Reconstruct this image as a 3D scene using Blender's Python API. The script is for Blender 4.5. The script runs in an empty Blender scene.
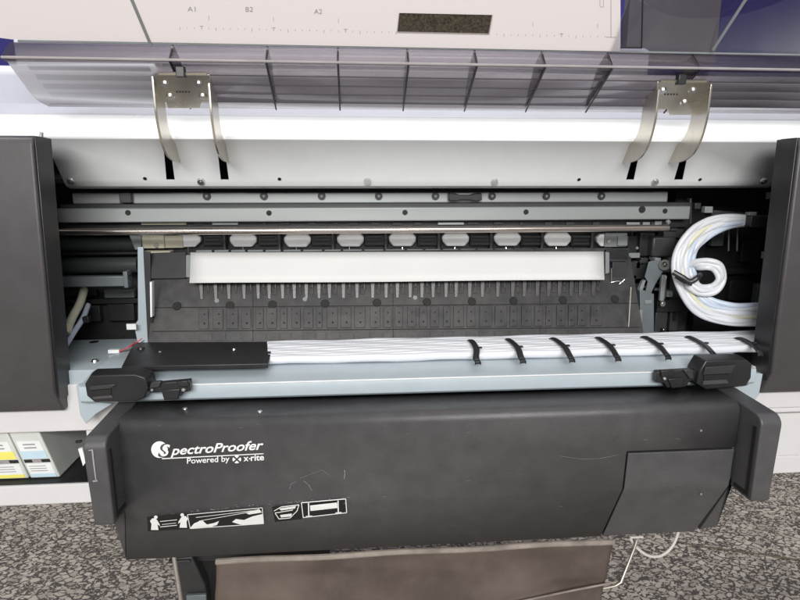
import bpy, math, random
from mathutils import Vector, Matrix
random.seed(7)
S = bpy.context.scene
COL = S.collection
R = math.radians

# ------------------------------------------------------------------ camera
F, PITCH, YAW, H = 580.0, R(11.7), R(4.6), 0.95
cp, sp, cy, sy = math.cos(PITCH), math.sin(PITCH), math.cos(YAW), math.sin(YAW)
FWD = Vector((sy*cp, cy*cp, -sp)); RGT = Vector((cy, -sy, 0)); UP = Vector((sy*sp, cy*sp, cp))
CAM = Vector((0, 0, H))
cd = bpy.data.cameras.new('camera'); cam = bpy.data.objects.new('camera', cd); COL.objects.link(cam)
cam.location = CAM; cam.rotation_euler = (math.pi/2-PITCH, 0, -YAW)
cd.sensor_width = 36; cd.lens = F/800*36; cd.clip_start = .01; cd.clip_end = 60
S.camera = cam

def ray(px, py): return FWD + RGT*((px-400)/F) + UP*((300-py)/F)
def P(px, py, Y):
    d = ray(px, py); return CAM + d*(Y/d.y)
def PZ(px, py, z):
    d = ray(px, py); return CAM + d*((z-H)/d.z)
def PL(px, py, p0, n):
    d = ray(px, py); return CAM + d*((p0-CAM).dot(n)/d.dot(n))
def X(px, py, Y): return P(px, py, Y).x
def Z(py, Y, px=400): return P(px, py, Y).z

# ------------------------------------------------------------------ materials
def mat(name, col, rough=.5, metal=0., var=.12, vscale=40., bump=0., bscale=300., rvar=.12, spec=.5, stretch=None, dust=0., dustcol=(.5,.48,.45), coat=0.):
    m = bpy.data.materials.new(name); m.use_nodes = True
    nt = m.node_tree; N = nt.nodes; L = nt.links
    b = N['Principled BSDF']
    tc = N.new('ShaderNodeTexCoord'); mp = N.new('ShaderNodeMapping')
    L.new(tc.outputs['Object'], mp.inputs[0])
    if stretch: mp.inputs['Scale'].default_value = stretch
    no = N.new('ShaderNodeTexNoise'); no.inputs['Scale'].default_value = vscale; no.inputs['Detail'].default_value = 6
    L.new(mp.outputs[0], no.inputs['Vector'])
    cr = N.new('ShaderNodeValToRGB')
    lo = [c*(1-var) for c in col]; hi = [min(1, c*(1+var)) for c in col]
    cr.color_ramp.elements[0].position = .3; cr.color_ramp.elements[1].position = .7
    cr.color_ramp.elements[0].color = (*lo, 1); cr.color_ramp.elements[1].color = (*hi, 1)
    L.new(no.outputs['Fac'], cr.inputs[0])
    out = cr.outputs[0]
    if dust > 0:
        n2 = N.new('ShaderNodeTexNoise'); n2.inputs['Scale'].default_value = 14; n2.inputs['Detail'].default_value = 10; n2.inputs['Roughness'].default_value = .7
        L.new(tc.outputs['Object'], n2.inputs['Vector'])
        r2 = N.new('ShaderNodeMapRange'); r2.inputs[1].default_value = .45; r2.inputs[2].default_value = .75; r2.inputs[4].default_value = dust
        L.new(n2.outputs['Fac'], r2.inputs[0])
        mx = N.new('ShaderNodeMix'); mx.data_type = 'RGBA'
        L.new(r2.outputs[0], mx.inputs[0]); L.new(out, mx.inputs[6]); mx.inputs[7].default_value = (*dustcol, 1)
        out = mx.outputs[2]
    L.new(out, b.inputs['Base Color'])
    mr = N.new('ShaderNodeMapRange'); mr.inputs[3].default_value = max(.03, rough-rvar); mr.inputs[4].default_value = min(1, rough+rvar)
    n3 = N.new('ShaderNodeTexNoise'); n3.inputs['Scale'].default_value = 18; n3.inputs['Detail'].default_value = 8
    L.new(mp.outputs[0], n3.inputs['Vector']); L.new(n3.outputs['Fac'], mr.inputs[0])
    L.new(mr.outputs[0], b.inputs['Roughness'])
    b.inputs['Metallic'].default_value = metal; b.inputs['Specular IOR Level'].default_value = spec
    b.inputs['Coat Weight'].default_value = coat
    if bump > 0:
        n4 = N.new('ShaderNodeTexNoise'); n4.inputs['Scale'].default_value = bscale; n4.inputs['Detail'].default_value = 3
        L.new(tc.outputs['Object'], n4.inputs['Vector'])
        bp = N.new('ShaderNodeBump'); bp.inputs['Strength'].default_value = bump; bp.inputs['Distance'].default_value = .001
        L.new(n4.outputs['Fac'], bp.inputs['Height']); L.new(bp.outputs[0], b.inputs['Normal'])
    return m

M = {}
M['white'] = mat('white_painted_metal', (.70,.71,.72), .38, var=.02, bump=.05)
M['hoodw'] = mat('hood_white', (.585,.60,.615), .33, var=.02, bump=.03)
M['ledge'] = mat('lavender_grey_plastic_and_shade', (.50,.515,.58), .45, var=.02, bump=.05)  # housing plastic; on the hood shelf this grey also carries painted shade
M['cab'] = mat('cabinet_white', (.63,.62,.63), .42, var=.02, bump=.05)
M['beam'] = mat('blue_grey_paint', (.385,.45,.49), .34, var=.03, bump=.04, dust=.06)
M['chassis'] = mat('chassis_steel', (.16,.185,.20), .42, .3, var=.08, dust=.12)
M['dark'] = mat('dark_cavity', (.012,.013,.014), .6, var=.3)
M['side'] = mat('charcoal_textured_plastic', (.058,.054,.058), .42, var=.08, bump=.25, bscale=1400)
M['black'] = mat('black_plastic', (.016,.016,.018), .38, var=.2, bump=.1, bscale=900)
M['unit'] = mat('scuffed_charcoal_plastic', (.064,.063,.067), .33, var=.12, bump=.35, bscale=1300, dust=.10, dustcol=(.15,.14,.135), rvar=.2)
M['unitdark'] = mat('gap_black', (.006,.006,.006), .7, var=.1)
M['platen'] = mat('dusty_platen_plastic', (.040,.039,.040), .33, var=.3, vscale=60, bump=.1, dust=.4, dustcol=(.13,.122,.118))
M['rail'] = mat('zinc_rail', (.36,.385,.385), .34, .5, var=.05, stretch=(.1,1,1), dust=.08)
M['steel'] = mat('nickel_steel', (.60,.565,.50), .3, 1., var=.06, stretch=(1,1,.2), rvar=.1)
M['screw'] = mat('screw_steel', (.70,.69,.67), .25, 1., var=.05)
M['rod'] = mat('polished_rod', (.56,.50,.46), .22, 1., var=.04, stretch=(.05,1,1), rvar=.06)
M['paper'] = mat('white_paper', (.68,.68,.675), .7, var=.02, vscale=12, bump=.05, bscale=80)
M['roller'] = mat('roller_white_plastic', (.80,.80,.80), .5, var=.04, dust=.06, dustcol=(.4,.38,.36))
M['beige'] = mat('beige_plastic', (.48,.46,.36), .45, var=.05)
M['tube'] = mat('milky_tube', (.67,.69,.735), .28, var=.04, stretch=(.2,1,1), spec=.6)
M['tubeblue'] = mat('bluish_tube', (.54,.62,.74), .3, var=.05)
M['tubeyel'] = mat('yellowish_tube', (.68,.67,.52), .3, var=.05)
M['gray'] = mat('grey_plastic', (.20,.22,.225), .45, var=.08, dust=.1)
M['dgray'] = mat('dark_grey_plastic', (.028,.029,.031), .45, var=.15, dust=.10, dustcol=(.09,.09,.09))
M['roll'] = mat('dark_roller_rubber', (.06,.068,.07), .4, var=.1, stretch=(.1,1,1))
M['print'] = mat('white_print', (.78,.78,.78), .55, var=.05)
M['inkgrey'] = mat('grey_print', (.30,.28,.29), .6, var=.1)
M['cloth'] = mat('brown_basket_cloth', (.105,.082,.070), .8, var=.3, vscale=7, bump=.6, bscale=900, dust=.45, dustcol=(.15,.125,.11), rvar=.1, spec=.2)
M['hem'] = mat('pale_brown_hem', (.27,.235,.205), .6, var=.4, vscale=30, bump=.3, bscale=60)
M['wire'] = mat('dull_wire', (.40,.37,.33), .4, .7, var=.15)
M['wirew'] = mat('white_wire', (.62,.60,.56), .4, .1, var=.05)
M['cart'] = mat('cartridge_plastic', (.58,.61,.58), .45, var=.04)
M['yellow'] = mat('yellow_label', (.80,.74,.16), .5, var=.03)
M['cyan'] = mat('light_blue_label', (.50,.66,.76), .5, var=.03)
M['label'] = mat('white_label', (.75,.77,.78), .5, var=.03)
M['red'] = mat('red_wire', (.5,.03,.04), .4, var=.05)
M['tan'] = mat('tan_cord', (.10,.085,.055), .6, var=.3)
M['bluewall'] = mat('deep_blue_wall', (.022,.016,.17), .6, var=.08, vscale=4)
M['greywall'] = mat('grey_board', (.12,.113,.12), .6, var=.08, vscale=4)

def smoke(name, tint, ior=1.45, gloss=(.9,.9,.95), haze=(.08,.18), rough=.1, refl=.03):
    m = bpy.data.materials.new(name); m.use_nodes = True
    nt = m.node_tree; N = nt.nodes; L = nt.links; N.remove(N['Principled BSDF'])
    o = N['Material Output']
    t = N.new('ShaderNodeBsdfTransparent'); t.inputs[0].default_value = (*tint, 1)
    d = N.new('ShaderNodeBsdfDiffuse'); d.inputs[0].default_value = (.36,.33,.37, 1)
    g = N.new('ShaderNodeBsdfGlossy'); g.inputs[0].default_value = (*gloss, 1); g.inputs[1].default_value = rough
    no = N.new('ShaderNodeTexNoise'); no.inputs['Scale'].default_value = 30; no.inputs['Detail'].default_value = 8
    tc = N.new('ShaderNodeTexCoord'); L.new(tc.outputs['Object'], no.inputs['Vector'])
    mr = N.new('ShaderNodeMapRange'); mr.inputs[3].default_value = haze[0]; mr.inputs[4].default_value = haze[1]
    L.new(no.outputs['Fac'], mr.inputs[0])
    lw = N.new('ShaderNodeLayerWeight'); lw.inputs[0].default_value = .5
    pw = N.new('ShaderNodeMath'); pw.operation = 'POWER'; pw.inputs[1].default_value = 4; L.new(lw.outputs['Facing'], pw.inputs[0])
    f = N.new('ShaderNodeMapRange'); f.inputs[3].default_value = refl; f.inputs[4].default_value = .7; L.new(pw.outputs[0], f.inputs[0])
    m1 = N.new('ShaderNodeMixShader'); L.new(mr.outputs[0], m1.inputs[0]); L.new(t.outputs[0], m1.inputs[1]); L.new(d.outputs[0], m1.inputs[2])
    m2 = N.new('ShaderNodeMixShader'); L.new(f.outputs[0], m2.inputs[0]); L.new(m1.outputs[0], m2.inputs[1]); L.new(g.outputs[0], m2.inputs[2])
    L.new(m2.outputs[0], o.inputs[0])
    return m
M['smoke'] = smoke('smoky_clear_plastic', (.635,.60,.605), haze=(.10,.18), rough=.12)
M['smokewin'] = smoke('smoky_window', (.66,.64,.68), haze=(0,.01), rough=.05, refl=.04)
M['smokeslat'] = smoke('smoky_slat_plastic', (.50,.46,.47), haze=(0,.01), rough=.4, refl=.01)
M['smokedark'] = smoke('smoky_rib_plastic', (.14,.12,.14), haze=(.1,.2))

def paper_translucent():
    m = bpy.data.materials.new('backlit_sheet'); m.use_nodes = True
    nt = m.node_tree; N = nt.nodes; L = nt.links; b = N['Principled BSDF']; o = N['Material Output']
    b.inputs['Base Color'].default_value = (.80,.745,.735, 1); b.inputs['Roughness'].default_value = .5
    t = N.new('ShaderNodeBsdfTranslucent'); t.inputs[0].default_value = (.64,.59,.575, 1)
    mx = N.new('ShaderNodeMixShader'); mx.inputs[0].default_value = .6
    no = N.new('ShaderNodeTexNoise'); no.inputs['Scale'].default_value = 4
    mr = N.new('ShaderNodeMapRange'); mr.inputs[3].default_value = .58; mr.inputs[4].default_value = .68
    L.new(no.outputs['Fac'], mr.inputs[0]); L.new(mr.outputs[0], mx.inputs[0])
    L.new(b.outputs[0], mx.inputs[1]); L.new(t.outputs[0], mx.inputs[2]); L.new(mx.outputs[0], o.inputs[0])
    return m
M['sheet'] = paper_translucent()

def terrazzo():
    m = bpy.data.materials.new('terrazzo'); m.use_nodes = True
    nt = m.node_tree; N = nt.nodes; L = nt.links; b = N['Principled BSDF']
    tc = N.new('ShaderNodeTexCoord')
    w = N.new('ShaderNodeTexNoise'); w.inputs['Scale'].default_value = 60; w.inputs['Detail'].default_value = 3
    L.new(tc.outputs['Object'], w.inputs['Vector'])
    va = N.new('ShaderNodeVectorMath'); va.operation = 'MULTIPLY_ADD'; va.inputs[1].default_value = (.006,.006,0)
    L.new(w.outputs['Color'], va.inputs[0]); L.new(tc.outputs['Object'], va.inputs[2])
    def layer(scale, thr, keep, off):
        mp = N.new('ShaderNodeMapping'); mp.inputs['Location'].default_value = (off, off*.7, 0); mp.inputs['Rotation'].default_value = (0,0,.6+off); mp.inputs['Scale'].default_value = (1,1.35,1)
        L.new(va.outputs[0], mp.inputs[0])
        a = N.new('ShaderNodeTexVoronoi'); a.voronoi_dimensions = '2D'; a.feature = 'DISTANCE_TO_EDGE'; a.inputs['Scale'].default_value = scale
        c = N.new('ShaderNodeTexVoronoi'); c.voronoi_dimensions = '2D'; c.feature = 'F1'; c.inputs['Scale'].default_value = scale
        L.new(mp.outputs[0], a.inputs['Vector']); L.new(mp.outputs[0], c.inputs['Vector'])
        sx = N.new('ShaderNodeSeparateColor'); L.new(c.outputs['Color'], sx.inputs[0])
        # per-cell shrink: threshold grows with a random value
        t = N.new('ShaderNodeMath'); t.operation = 'MULTIPLY_ADD'; L.new(sx.outputs[0], t.inputs[0]); t.inputs[1].default_value = thr*1.6; t.inputs[2].default_value = thr*.5
        d = N.new('ShaderNodeMath'); d.operation = 'SUBTRACT'; L.new(a.outputs['Distance'], d.inputs[0]); L.new(t.outputs[0], d.inputs[1])
        s = N.new('ShaderNodeMapRange'); s.inputs[1].default_value = 0; s.inputs[2].default_value = .03; L.new(d.outputs[0], s.inputs[0])
        k = N.new('ShaderNodeMath'); k.operation = 'LESS_THAN'; L.new(sx.outputs[1], k.inputs[0]); k.inputs[1].default_value = keep
        r = N.new('ShaderNodeMath'); r.operation = 'MULTIPLY'; L.new(s.outputs[0], r.inputs[0]); L.new(k.outputs[0], r.inputs[1])
        cr = N.new('ShaderNodeValToRGB'); e = cr.color_ramp.elements
        e[0].color = (.38,.335,.29,1); e[1].color = (.66,.60,.51,1); e[1].position = .85
        q = e.new(.35); q.color = (.52,.465,.395,1); q2 = e.new(.6); q2.color = (.60,.545,.47,1)
        L.new(sx.outputs[2], cr.inputs[0])
        return r.outputs[0], cr.outputs[0]
    base = N.new('ShaderNodeTexNoise'); base.inputs['Scale'].default_value = 260; base.inputs['Detail'].default_value = 4
    L.new(tc.outputs['Object'], base.inputs['Vector'])
    bc = N.new('ShaderNodeValToRGB'); bc.color_ramp.elements[0].color = (.066,.059,.052,1); bc.color_ramp.elements[1].color = (.15,.137,.125,1)
    bc.color_ramp.elements[0].position = .35; bc.color_ramp.elements[1].position = .75
    L.new(base.outputs['Fac'], bc.inputs[0])
    col = bc.outputs[0]
    for sc_, th, kp, off in ((160,.17,.5,3.1),(88,.16,.55,1.7),(52,.14,.78,.3)):
        fac, c = layer(sc_, th, kp, off)
        mx = N.new('ShaderNodeMix'); mx.data_type = 'RGBA'
        L.new(fac, mx.inputs[0]); L.new(col, mx.inputs[6]); L.new(c, mx.inputs[7]); col = mx.outputs[2]
    dn = N.new('ShaderNodeTexNoise'); dn.inputs['Scale'].default_value = 5; dn.inputs['Detail'].default_value = 9; dn.inputs['Roughness'].default_value = .65
    L.new(tc.outputs['Object'], dn.inputs['Vector'])
    dr_ = N.new('ShaderNodeMapRange'); dr_.inputs[1].default_value = .38; dr_.inputs[2].default_value = .68; dr_.inputs[3].default_value = .04; dr_.inputs[4].default_value = .26
    L.new(dn.outputs['Fac'], dr_.inputs[0])
    dm = N.new('ShaderNodeMix'); dm.data_type = 'RGBA'; L.new(dr_.outputs[0], dm.inputs[0]); L.new(col, dm.inputs[6]); dm.inputs[7].default_value = (.19,.165,.14,1)
    L.new(dm.outputs[2], b.inputs['Base Color'])
    rr_ = N.new('ShaderNodeMapRange'); rr_.inputs[3].default_value = .25; rr_.inputs[4].default_value = .6; L.new(dn.outputs['Fac'], rr_.inputs[0]); L.new(rr_.outputs[0], b.inputs['Roughness'])
    return m
M['terrazzo'] = terrazzo()
M['speck'] = mat('speckled_floor_reflection', (.055,.045,.032), .35, var=.75, vscale=380, bump=.2, bscale=400)  # reflection of the speckled floor put into the colour

# ------------------------------------------------------------------ mesh builder
class MB:
    def __init__(s): s.v = []; s.f = []
    def add(s, vs, fs):
        o = len(s.v); s.v += [Vector(v) for v in vs]; s.f += [[i+o for i in f] for f in fs]; return s
    def box(s, x0, x1, y0, y1, z0, z1):
        x0, x1 = sorted((x0, x1)); y0, y1 = sorted((y0, y1)); z0, z1 = sorted((z0, z1))
        return s.add([(x0,y0,z0),(x1,y0,z0),(x1,y1,z0),(x0,y1,z0),(x0,y0,z1),(x1,y0,z1),(x1,y1,z1),(x0,y1,z1)],
              [(3,2,1,0),(4,5,6,7),(0,1,5,4),(1,2,6,5),(2,3,7,6),(3,0,4,7)])
    def pbox(s, px0, py0, px1, py1, Y, depth):
        pm, qm = (px0+px1)/2, (py0+py1)/2
        return s.box(X(px0,qm,Y), X(px1,qm,Y), Y, Y+depth, Z(py0,Y,pm), Z(py1,Y,pm))
    def prism(s, A, B):                    # two matching outlines -> closed solid
        n = len(A)
        return s.add(list(A)+list(B), [list(range(n))[::-1], list(range(n, 2*n))]+[(i,(i+1)%n,n+(i+1)%n,n+i) for i in range(n)])
    def yz(s, prof, x0, x1):               # profile in (Y,Z) run along X
        return s.prism([(x0,a,b) for a,b in prof], [(x1,a,b) for a,b in prof])
    def ppoly(s, pts, Y, depth):           # outline given in the front plane Y, run back
        q = [P(a,b,Y) for a,b in pts]
        return s.prism(q, [v+Vector((0,depth,0)) for v in q])
    def strip(s, rows, close=False):       # rows of points -> quad sheet
        n = len(rows[0]); vs = [p for r in rows for p in r]
        return s.add(vs, [(i*n+j, i*n+j+1, (i+1)*n+j+1, (i+1)*n+j) for i in range(len(rows)-1) for j in range(n-1)])
    def cyl(s, a, b, r, n=20, r2=None):
        return s.tube([a, b], r, n, r2)
    def tube(s, path, r, n=12, r2=None):
        path = [Vector(p) for p in path]; rings = []; t0 = None
        for i, p in enumerate(path):
            t = ((path[min(i+1,len(path)-1)]-path[max(i-1,0)])).normalized()
            if t0 is None:
                u = t.orthogonal().normalized()
            else:
                u = (u - t*u.dot(t)).normalized()
            w = t.cross(u); t0 = t
            k = i/(len(path)-1); rr = r if r2 is None else r+(r2-r)*k
            rings.append([p+u*(rr*math.cos(2*math.pi*j/n))+w*(rr*math.sin(2*math.pi*j/n)) for j in range(n)])
        o = len(rings)
        vs = [p for g in rings for p in g]
        fs = [(i*n+j, i*n+(j+1)%n, (i+1)*n+(j+1)%n, (i+1)*n+j) for i in range(o-1) for j in range(n)]
        fs += [list(range(n))[::-1], list(range((o-1)*n, o*n))]
        return s.add(vs, fs)
    def build(s, name, m, parent=None, bevel=0., seg=2, smooth=35, solid=0., off=-1):
        me = bpy.data.meshes.new(name); me.from_pydata([tuple(v) for v in s.v], [], s.f)
        import bmesh
        bm = bmesh.new(); bm.from_mesh(me); bmesh.ops.remove_doubles(bm, verts=bm.verts, dist=1e-6)
        bmesh.ops.recalc_face_normals(bm, faces=bm.faces); bm.to_mesh(me); bm.free()
        me.materials.append(m)
        if smooth:
            for p in me.polygons: p.use_smooth = True
            me.set_sharp_from_angle(angle=R(smooth))
        o = bpy.data.objects.new(name, me); COL.objects.link(o)
        if parent is not None: o.parent = parent; o.matrix_parent_inverse = parent.matrix_world.inverted() if parent.type != 'EMPTY' else Matrix.Translation(-base_of(parent))
        if solid:
            q = o.modifiers.new('thickness', 'SOLIDIFY'); q.thickness = solid; q.offset = off
        if bevel:
            q = o.modifiers.new('bevel', 'BEVEL'); q.width = bevel; q.segments = seg; q.limit_method = 'ANGLE'; q.angle_limit = R(40)
        return o
def base_of(o):
    p = Vector(o.location)
    while o.parent: o = o.parent; p += Vector(o.location)
    return p
def thing(name, label, cat, loc=(0,0,0), group=None):
    o = bpy.data.objects.new(name, None); COL.objects.link(o); o.location = loc; o.empty_display_size = .05
    o['label'] = label; o['category'] = cat
    if group: o['group'] = group
    return o
def tag(o, label, cat, group=None):
    o['label'] = label; o['category'] = cat
    if group: o['group'] = group
    return o
def smoothpath(pts, n=8):
    pts = [Vector(p) for p in pts]; out = []
    for i in range(len(pts)-1):
        p0 = pts[max(i-1,0)]; p1 = pts[i]; p2 = pts[i+1]; p3 = pts[min(i+2,len(pts)-1)]
        for k in range(n):
            t = k/n
            out.append(.5*((2*p1)+(p2-p0)*t+(2*p0-5*p1+4*p2-p3)*t*t+(3*p1-p0-3*p2+p3)*t**3))
    out.append(pts[-1]); return out
def arc(c, r, a0, a1, n=6):
    return [(c[0]+r*math.cos(R(a0+(a1-a0)*i/n)), c[1]+r*math.sin(R(a0+(a1-a0)*i/n))) for i in range(n+1)]
def screw(parent, p, n, r=.0045, m='screw', name='screw'):
    n = Vector(n).normalized(); p = Vector(p); b = MB()
    b.cyl(p, p+n*(r*.55), r, 16, r*.8)
    u = n.orthogonal().normalized(); w = n.cross(u); a = R(random.uniform(0,90)); u, w = u*math.cos(a)+w*math.sin(a), w*math.cos(a)-u*math.sin(a)
    b.cyl(p+n*(r*.5), p+n*(r*.62), r*.35, 6)
    o = b.build(name, M[m], parent)
    return o
def text_mesh(s, size, shear=0, bold=0, spacing=1):
    c = bpy.data.curves.new('t', 'FONT'); c.body = s; c.size = size; c.shear = shear; c.offset = bold; c.space_character = spacing; c.extrude = 0
    o = bpy.data.objects.new('t', c); COL.objects.link(o)
    bpy.context.view_layer.update()
    me = bpy.data.meshes.new_from_object(o.evaluated_get(bpy.context.evaluated_depsgraph_get()))
    vs = [v.co.copy() for v in me.vertices]; fs = [list(p.vertices) for p in me.polygons]
    bpy.data.objects.remove(o); bpy.data.curves.remove(c); bpy.data.meshes.remove(me)
    return vs, fs

# ================================================================== SETTING
fl = MB().add([(-6,-6,0),(6,-6,0),(6,6,0),(-6,6,0)], [(0,1,2,3)]).build('floor', M['terrazzo'], smooth=0); fl['kind'] = 'structure'
wl = MB().box(-6, 6, 2.4, 2.5, 0, 1.02).build('wall', M['greywall'], smooth=0); wl['kind'] = 'structure'
wl = MB().box(-6, 6, 2.398, 2.5, 1.022, 3.2).build('wall', M['bluewall'], smooth=0); wl['kind'] = 'structure'

# ================================================================== PRINTER
pr = thing('large_format_printer', 'white and charcoal wide format printer with its smoky front cover raised and its works open', 'printer', (0,.95,0))

# ---- hood: bevel on top, sloped face with four slots
YT, YB = .81, .858
zt, zb = Z(140,YT), Z(186,YB)
xl_t, xr_t = X(44,140,YT), X(796,141,YT); xl_b, xr_b = X(66,186,YB), X(773,186,YB)
def face_pt(x_top, x_bot, v): return Vector((x_top+(x_bot-x_top)*v, YT+(YB-YT)*v, zt+(zb-zt)*v))
fn = Vector((0, zb-zt, -(YB-YT))).normalized()
if fn.y > 0: fn = -fn
fp0 = Vector((0, YT, zt))
def fx(px, py): return PL(px, py, fp0, fn)
def fv(py, px=400): return (fx(px,py).z-zt)/(zb-zt)
slots = [((162.8,139.5),(169.3,139.5),(174.6,178.7),(166.2,178.7)), ((216.3,140),(223.4,140),(228.8,179),(220.6,179)),
         ((636.3,142.5),(641.7,142.5),(634,180),(626,180)), ((685,143),(690.4,143),(682.8,180),(674,180))]
hb = MB(); cols = []
def xcol(px_t, py_t, px_b, py_b):
    a, b_ = fx(px_t,py_t), fx(px_b,py_b)
    va, vb = (a.z-zt)/(zb-zt), (b_.z-zt)/(zb-zt)
    k = (b_.x-a.x)/(vb-va); return a.x-k*va, a.x+k*(1-va)
cols.append((xl_t, xl_b))
for s_ in slots:
    cols.append(xcol(*s_[0], *s_[3])); cols.append(xcol(*s_[1], *s_[2]))
cols.append((xr_t, xr_b))
vlev = [0, .02, .86, 1]
for i in range(len(cols)-1):
    for j in range(3):
        if i % 2 == 1 and j == 1: continue
        a, b_ = cols[i], cols[i+1]
        hb.add([face_pt(*a,vlev[j]), face_pt(*b_,vlev[j]), face_pt(*b_,vlev[j+1]), face_pt(*a,vlev[j+1])], [(0,1,2,3)])
# top: rounded over edge, bright bevel, then a shelf running back
zt2 = Z(118,.842); 
prof = [(YT,zt), (YT+.0015,zt+.0035), (YT+.005,zt+.007), (.842,zt2), (.846,zt2+.0015)]
cx_ = lambda k: [Vector((x_, y_, z_)) for (y_, z_), x_ in k]
hb.strip([[Vector((c[0],y_,z_)) for c in cols] for (y_,z_) in prof])
hb.strip([[Vector((c[1],YB,zb)) for c in cols], [Vector((c[1],YB+.012,zb-.0035)) for c in cols]])
for side_ in (-1, 1):
    c = cols[0][0] if side_ < 0 else cols[-1][0]; e = X(-260,125,YT) if side_ < 0 else X(1080,130,YT)
    hb.strip([[Vector((x_,y_,z_)) for x_ in sorted((c,e))] for (y_,z_) in prof])
hood = hb.build('hood', M['hoodw'], pr, smooth=25, solid=.0016, off=-1)
for p in hood.data.polygons: pass
for px, py in ((71,180.5),(201,181),(367.5,181),(494.5,181.5),(655,181.5),(763,180.5)):
    screw(hood, fx(px,py)+fn*.0005, fn, .0055)
for px, py in ((145,178.5),(279.5,179),(579,179.5),(700,179.5)):
    p = fx(px,py); MB().cyl(p, p+fn*.0006, .0026, 14).build('screw_hole', M['unitdark'], hood)
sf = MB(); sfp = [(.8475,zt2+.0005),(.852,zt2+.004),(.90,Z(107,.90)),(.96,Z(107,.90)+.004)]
sf.strip([[Vector((x_,y_,z_)) for x_ in (X(-260,125,YT),X(1080,130,YT))] for y_,z_ in sfp]); sf.build('rear_ledge', M['ledge'], pr, smooth=25, solid=.0015, off=-1)  # shade under the cover put into the shelf's darker colour
# rear upper housing of the printer, pale, behind the cover
up = MB(); yz0 = .962
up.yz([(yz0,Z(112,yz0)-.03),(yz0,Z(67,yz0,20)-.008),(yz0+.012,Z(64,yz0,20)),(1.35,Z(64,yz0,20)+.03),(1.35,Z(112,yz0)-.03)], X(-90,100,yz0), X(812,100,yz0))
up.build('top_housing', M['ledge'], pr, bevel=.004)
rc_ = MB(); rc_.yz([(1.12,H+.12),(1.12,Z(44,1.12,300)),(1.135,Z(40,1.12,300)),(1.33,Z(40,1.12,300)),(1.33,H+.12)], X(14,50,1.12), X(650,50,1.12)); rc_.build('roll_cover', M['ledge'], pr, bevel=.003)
gb = MB(); gb.pbox(630,-60,722,62,1.42,.03); gb.build('rear_panel', M['greywall'], pr, bevel=.002)

# ---- raised front cover (smoky), leaning out over the viewer
TOPY, TOPZ = .743, Z(49,.743)
RY, RZ = .722, Z(64.5,.722)
BY, BZ = .80, Z(110,.80)
ang = R(46)
UPD = Vector((0,-math.cos(ang), math.sin(ang)))
LN = Vector((0,-math.sin(ang),-math.cos(ang)))         # faces the viewer and the floor
lx0, lx1 = X(11,43,TOPY), X(880,55,TOPY)
lb = MB(); th = .003
def lip(y, z, x0, x1): return [Vector((x0,y,z)), Vector((x1,y,z))]
n_up = TOPY, TOPZ
bx0 = X(46,108,BY); bx1 = X(830,116,BY)
rows = []
top_far = Vector((0,TOPY,TOPZ))+UPD*.34
outer = [(top_far.y,top_far.z,lx0,lx1)]
outer += [(TOPY,TOPZ,lx0,lx1), (TOPY-.003,TOPZ-.0015,lx0,lx1), (RY+.001,RZ+.003,lx0-.002,lx1), (RY,RZ,lx0-.002,lx1), (RY+.002,RZ-.0025,lx0,lx1)]
for i in range(9):
    k = (i+.5)/9.5
    kk = max(0,(k-.72)/.28)
    xx = lx0+.002+(X(38,100,BY)-lx0)*k+ (bx0-X(38,100,BY))*kk*kk
    outer.append((RY+(BY-RY)*k, RZ+(BZ-RZ)*k, xx, lx1+(bx1-lx1)*k))
outer.append((BY,BZ,bx0+.004,bx1)); outer.append((BY+.005,BZ+.0025,bx0+.006,bx1))
wb_ = MB(); wb_.strip([[Vector((X(617.5,30,.72),v[0].y,v[0].z)), v[1]] for v in (lip(*o_) for o_ in outer[:2])])
lb.strip([lip(*o_) for o_ in outer[1:]])
lid = lb.build('front_cover', M['smoke'], pr, smooth=20, solid=.0025, off=-1)
wb_.build('cover_window', M['smokewin'], lid, smooth=20, solid=.0025, off=-1)
# louvre slats moulded on the back of the lip
lq = Vector((0,BY-RY,BZ-RZ)).normalized(); ln_ = Vector((0,-lq.z,lq.y))
if ln_.y < 0: ln_ = -ln_
for k, pxs, pxe in ((.26,27,850),(.46,34,845),(.65,40,840),(.84,46,835)):
    c = Vector((0,RY,RZ))+(Vector((0,BY,BZ))-Vector((0,RY,RZ)))*k
    x0_, xm_, x1_ = X(pxs+2,80,c.y), X(150,80,c.y), X(pxe,80,c.y)
    c2 = c+ln_*.006
    A = [c2-lq*.0045, c2+lq*.0035, c2+lq*.003+ln_*.002, c2-lq*.004+ln_*.002]
    MB().prism([Vector((x0_,v.y,v.z)) for v in A],[Vector((xm_,v.y,v.z)) for v in A]).build('louvre', M['smokeslat'], lid)
    c3 = c-ln_*.0005
    MB().tube([(xm_+.012,c3.y,c3.z),(x1_,c3.y,c3.z)], .0006, 6).build('moulded_line', M['dgray'], lid)
# ribs inside the rolled lip
for px in (174,268,338,407,474,541,606.6,692):
    x = X(px,50,TOPY)
    e = .004
    prof_ = [(TOPY,TOPZ-.002),(RY+.004,RZ),(BY,BZ+.004),(BY-.012,BZ+.024),(TOPY+.02,TOPZ-.012)]
    MB().yz(prof_, x-.0009, x+.0009).build('rib', M['smokedark'], lid)
    pth = [(x,TOPY-.0035,TOPZ-.001),(x,RY-.0015,RZ),(x,BY-.002,BZ-.001)]
    MB().tube(pth, .0011, 6).build('rib_edge', M['black'], lid)
# dark seam and pale edging where the window meets the lip
MB().tube([(lx0+.01,TOPY-.004,TOPZ+.0005),(lx1,TOPY-.004,TOPZ+.0005)], .0013, 8).build('edging', M['gray'], lid)
MB().tube([(lx0,RY-.0025,RZ+.0006),(lx1,RY-.0025,RZ+.0006)], .0016, 8).build('edging', M['inkgrey'], lid)
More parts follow.
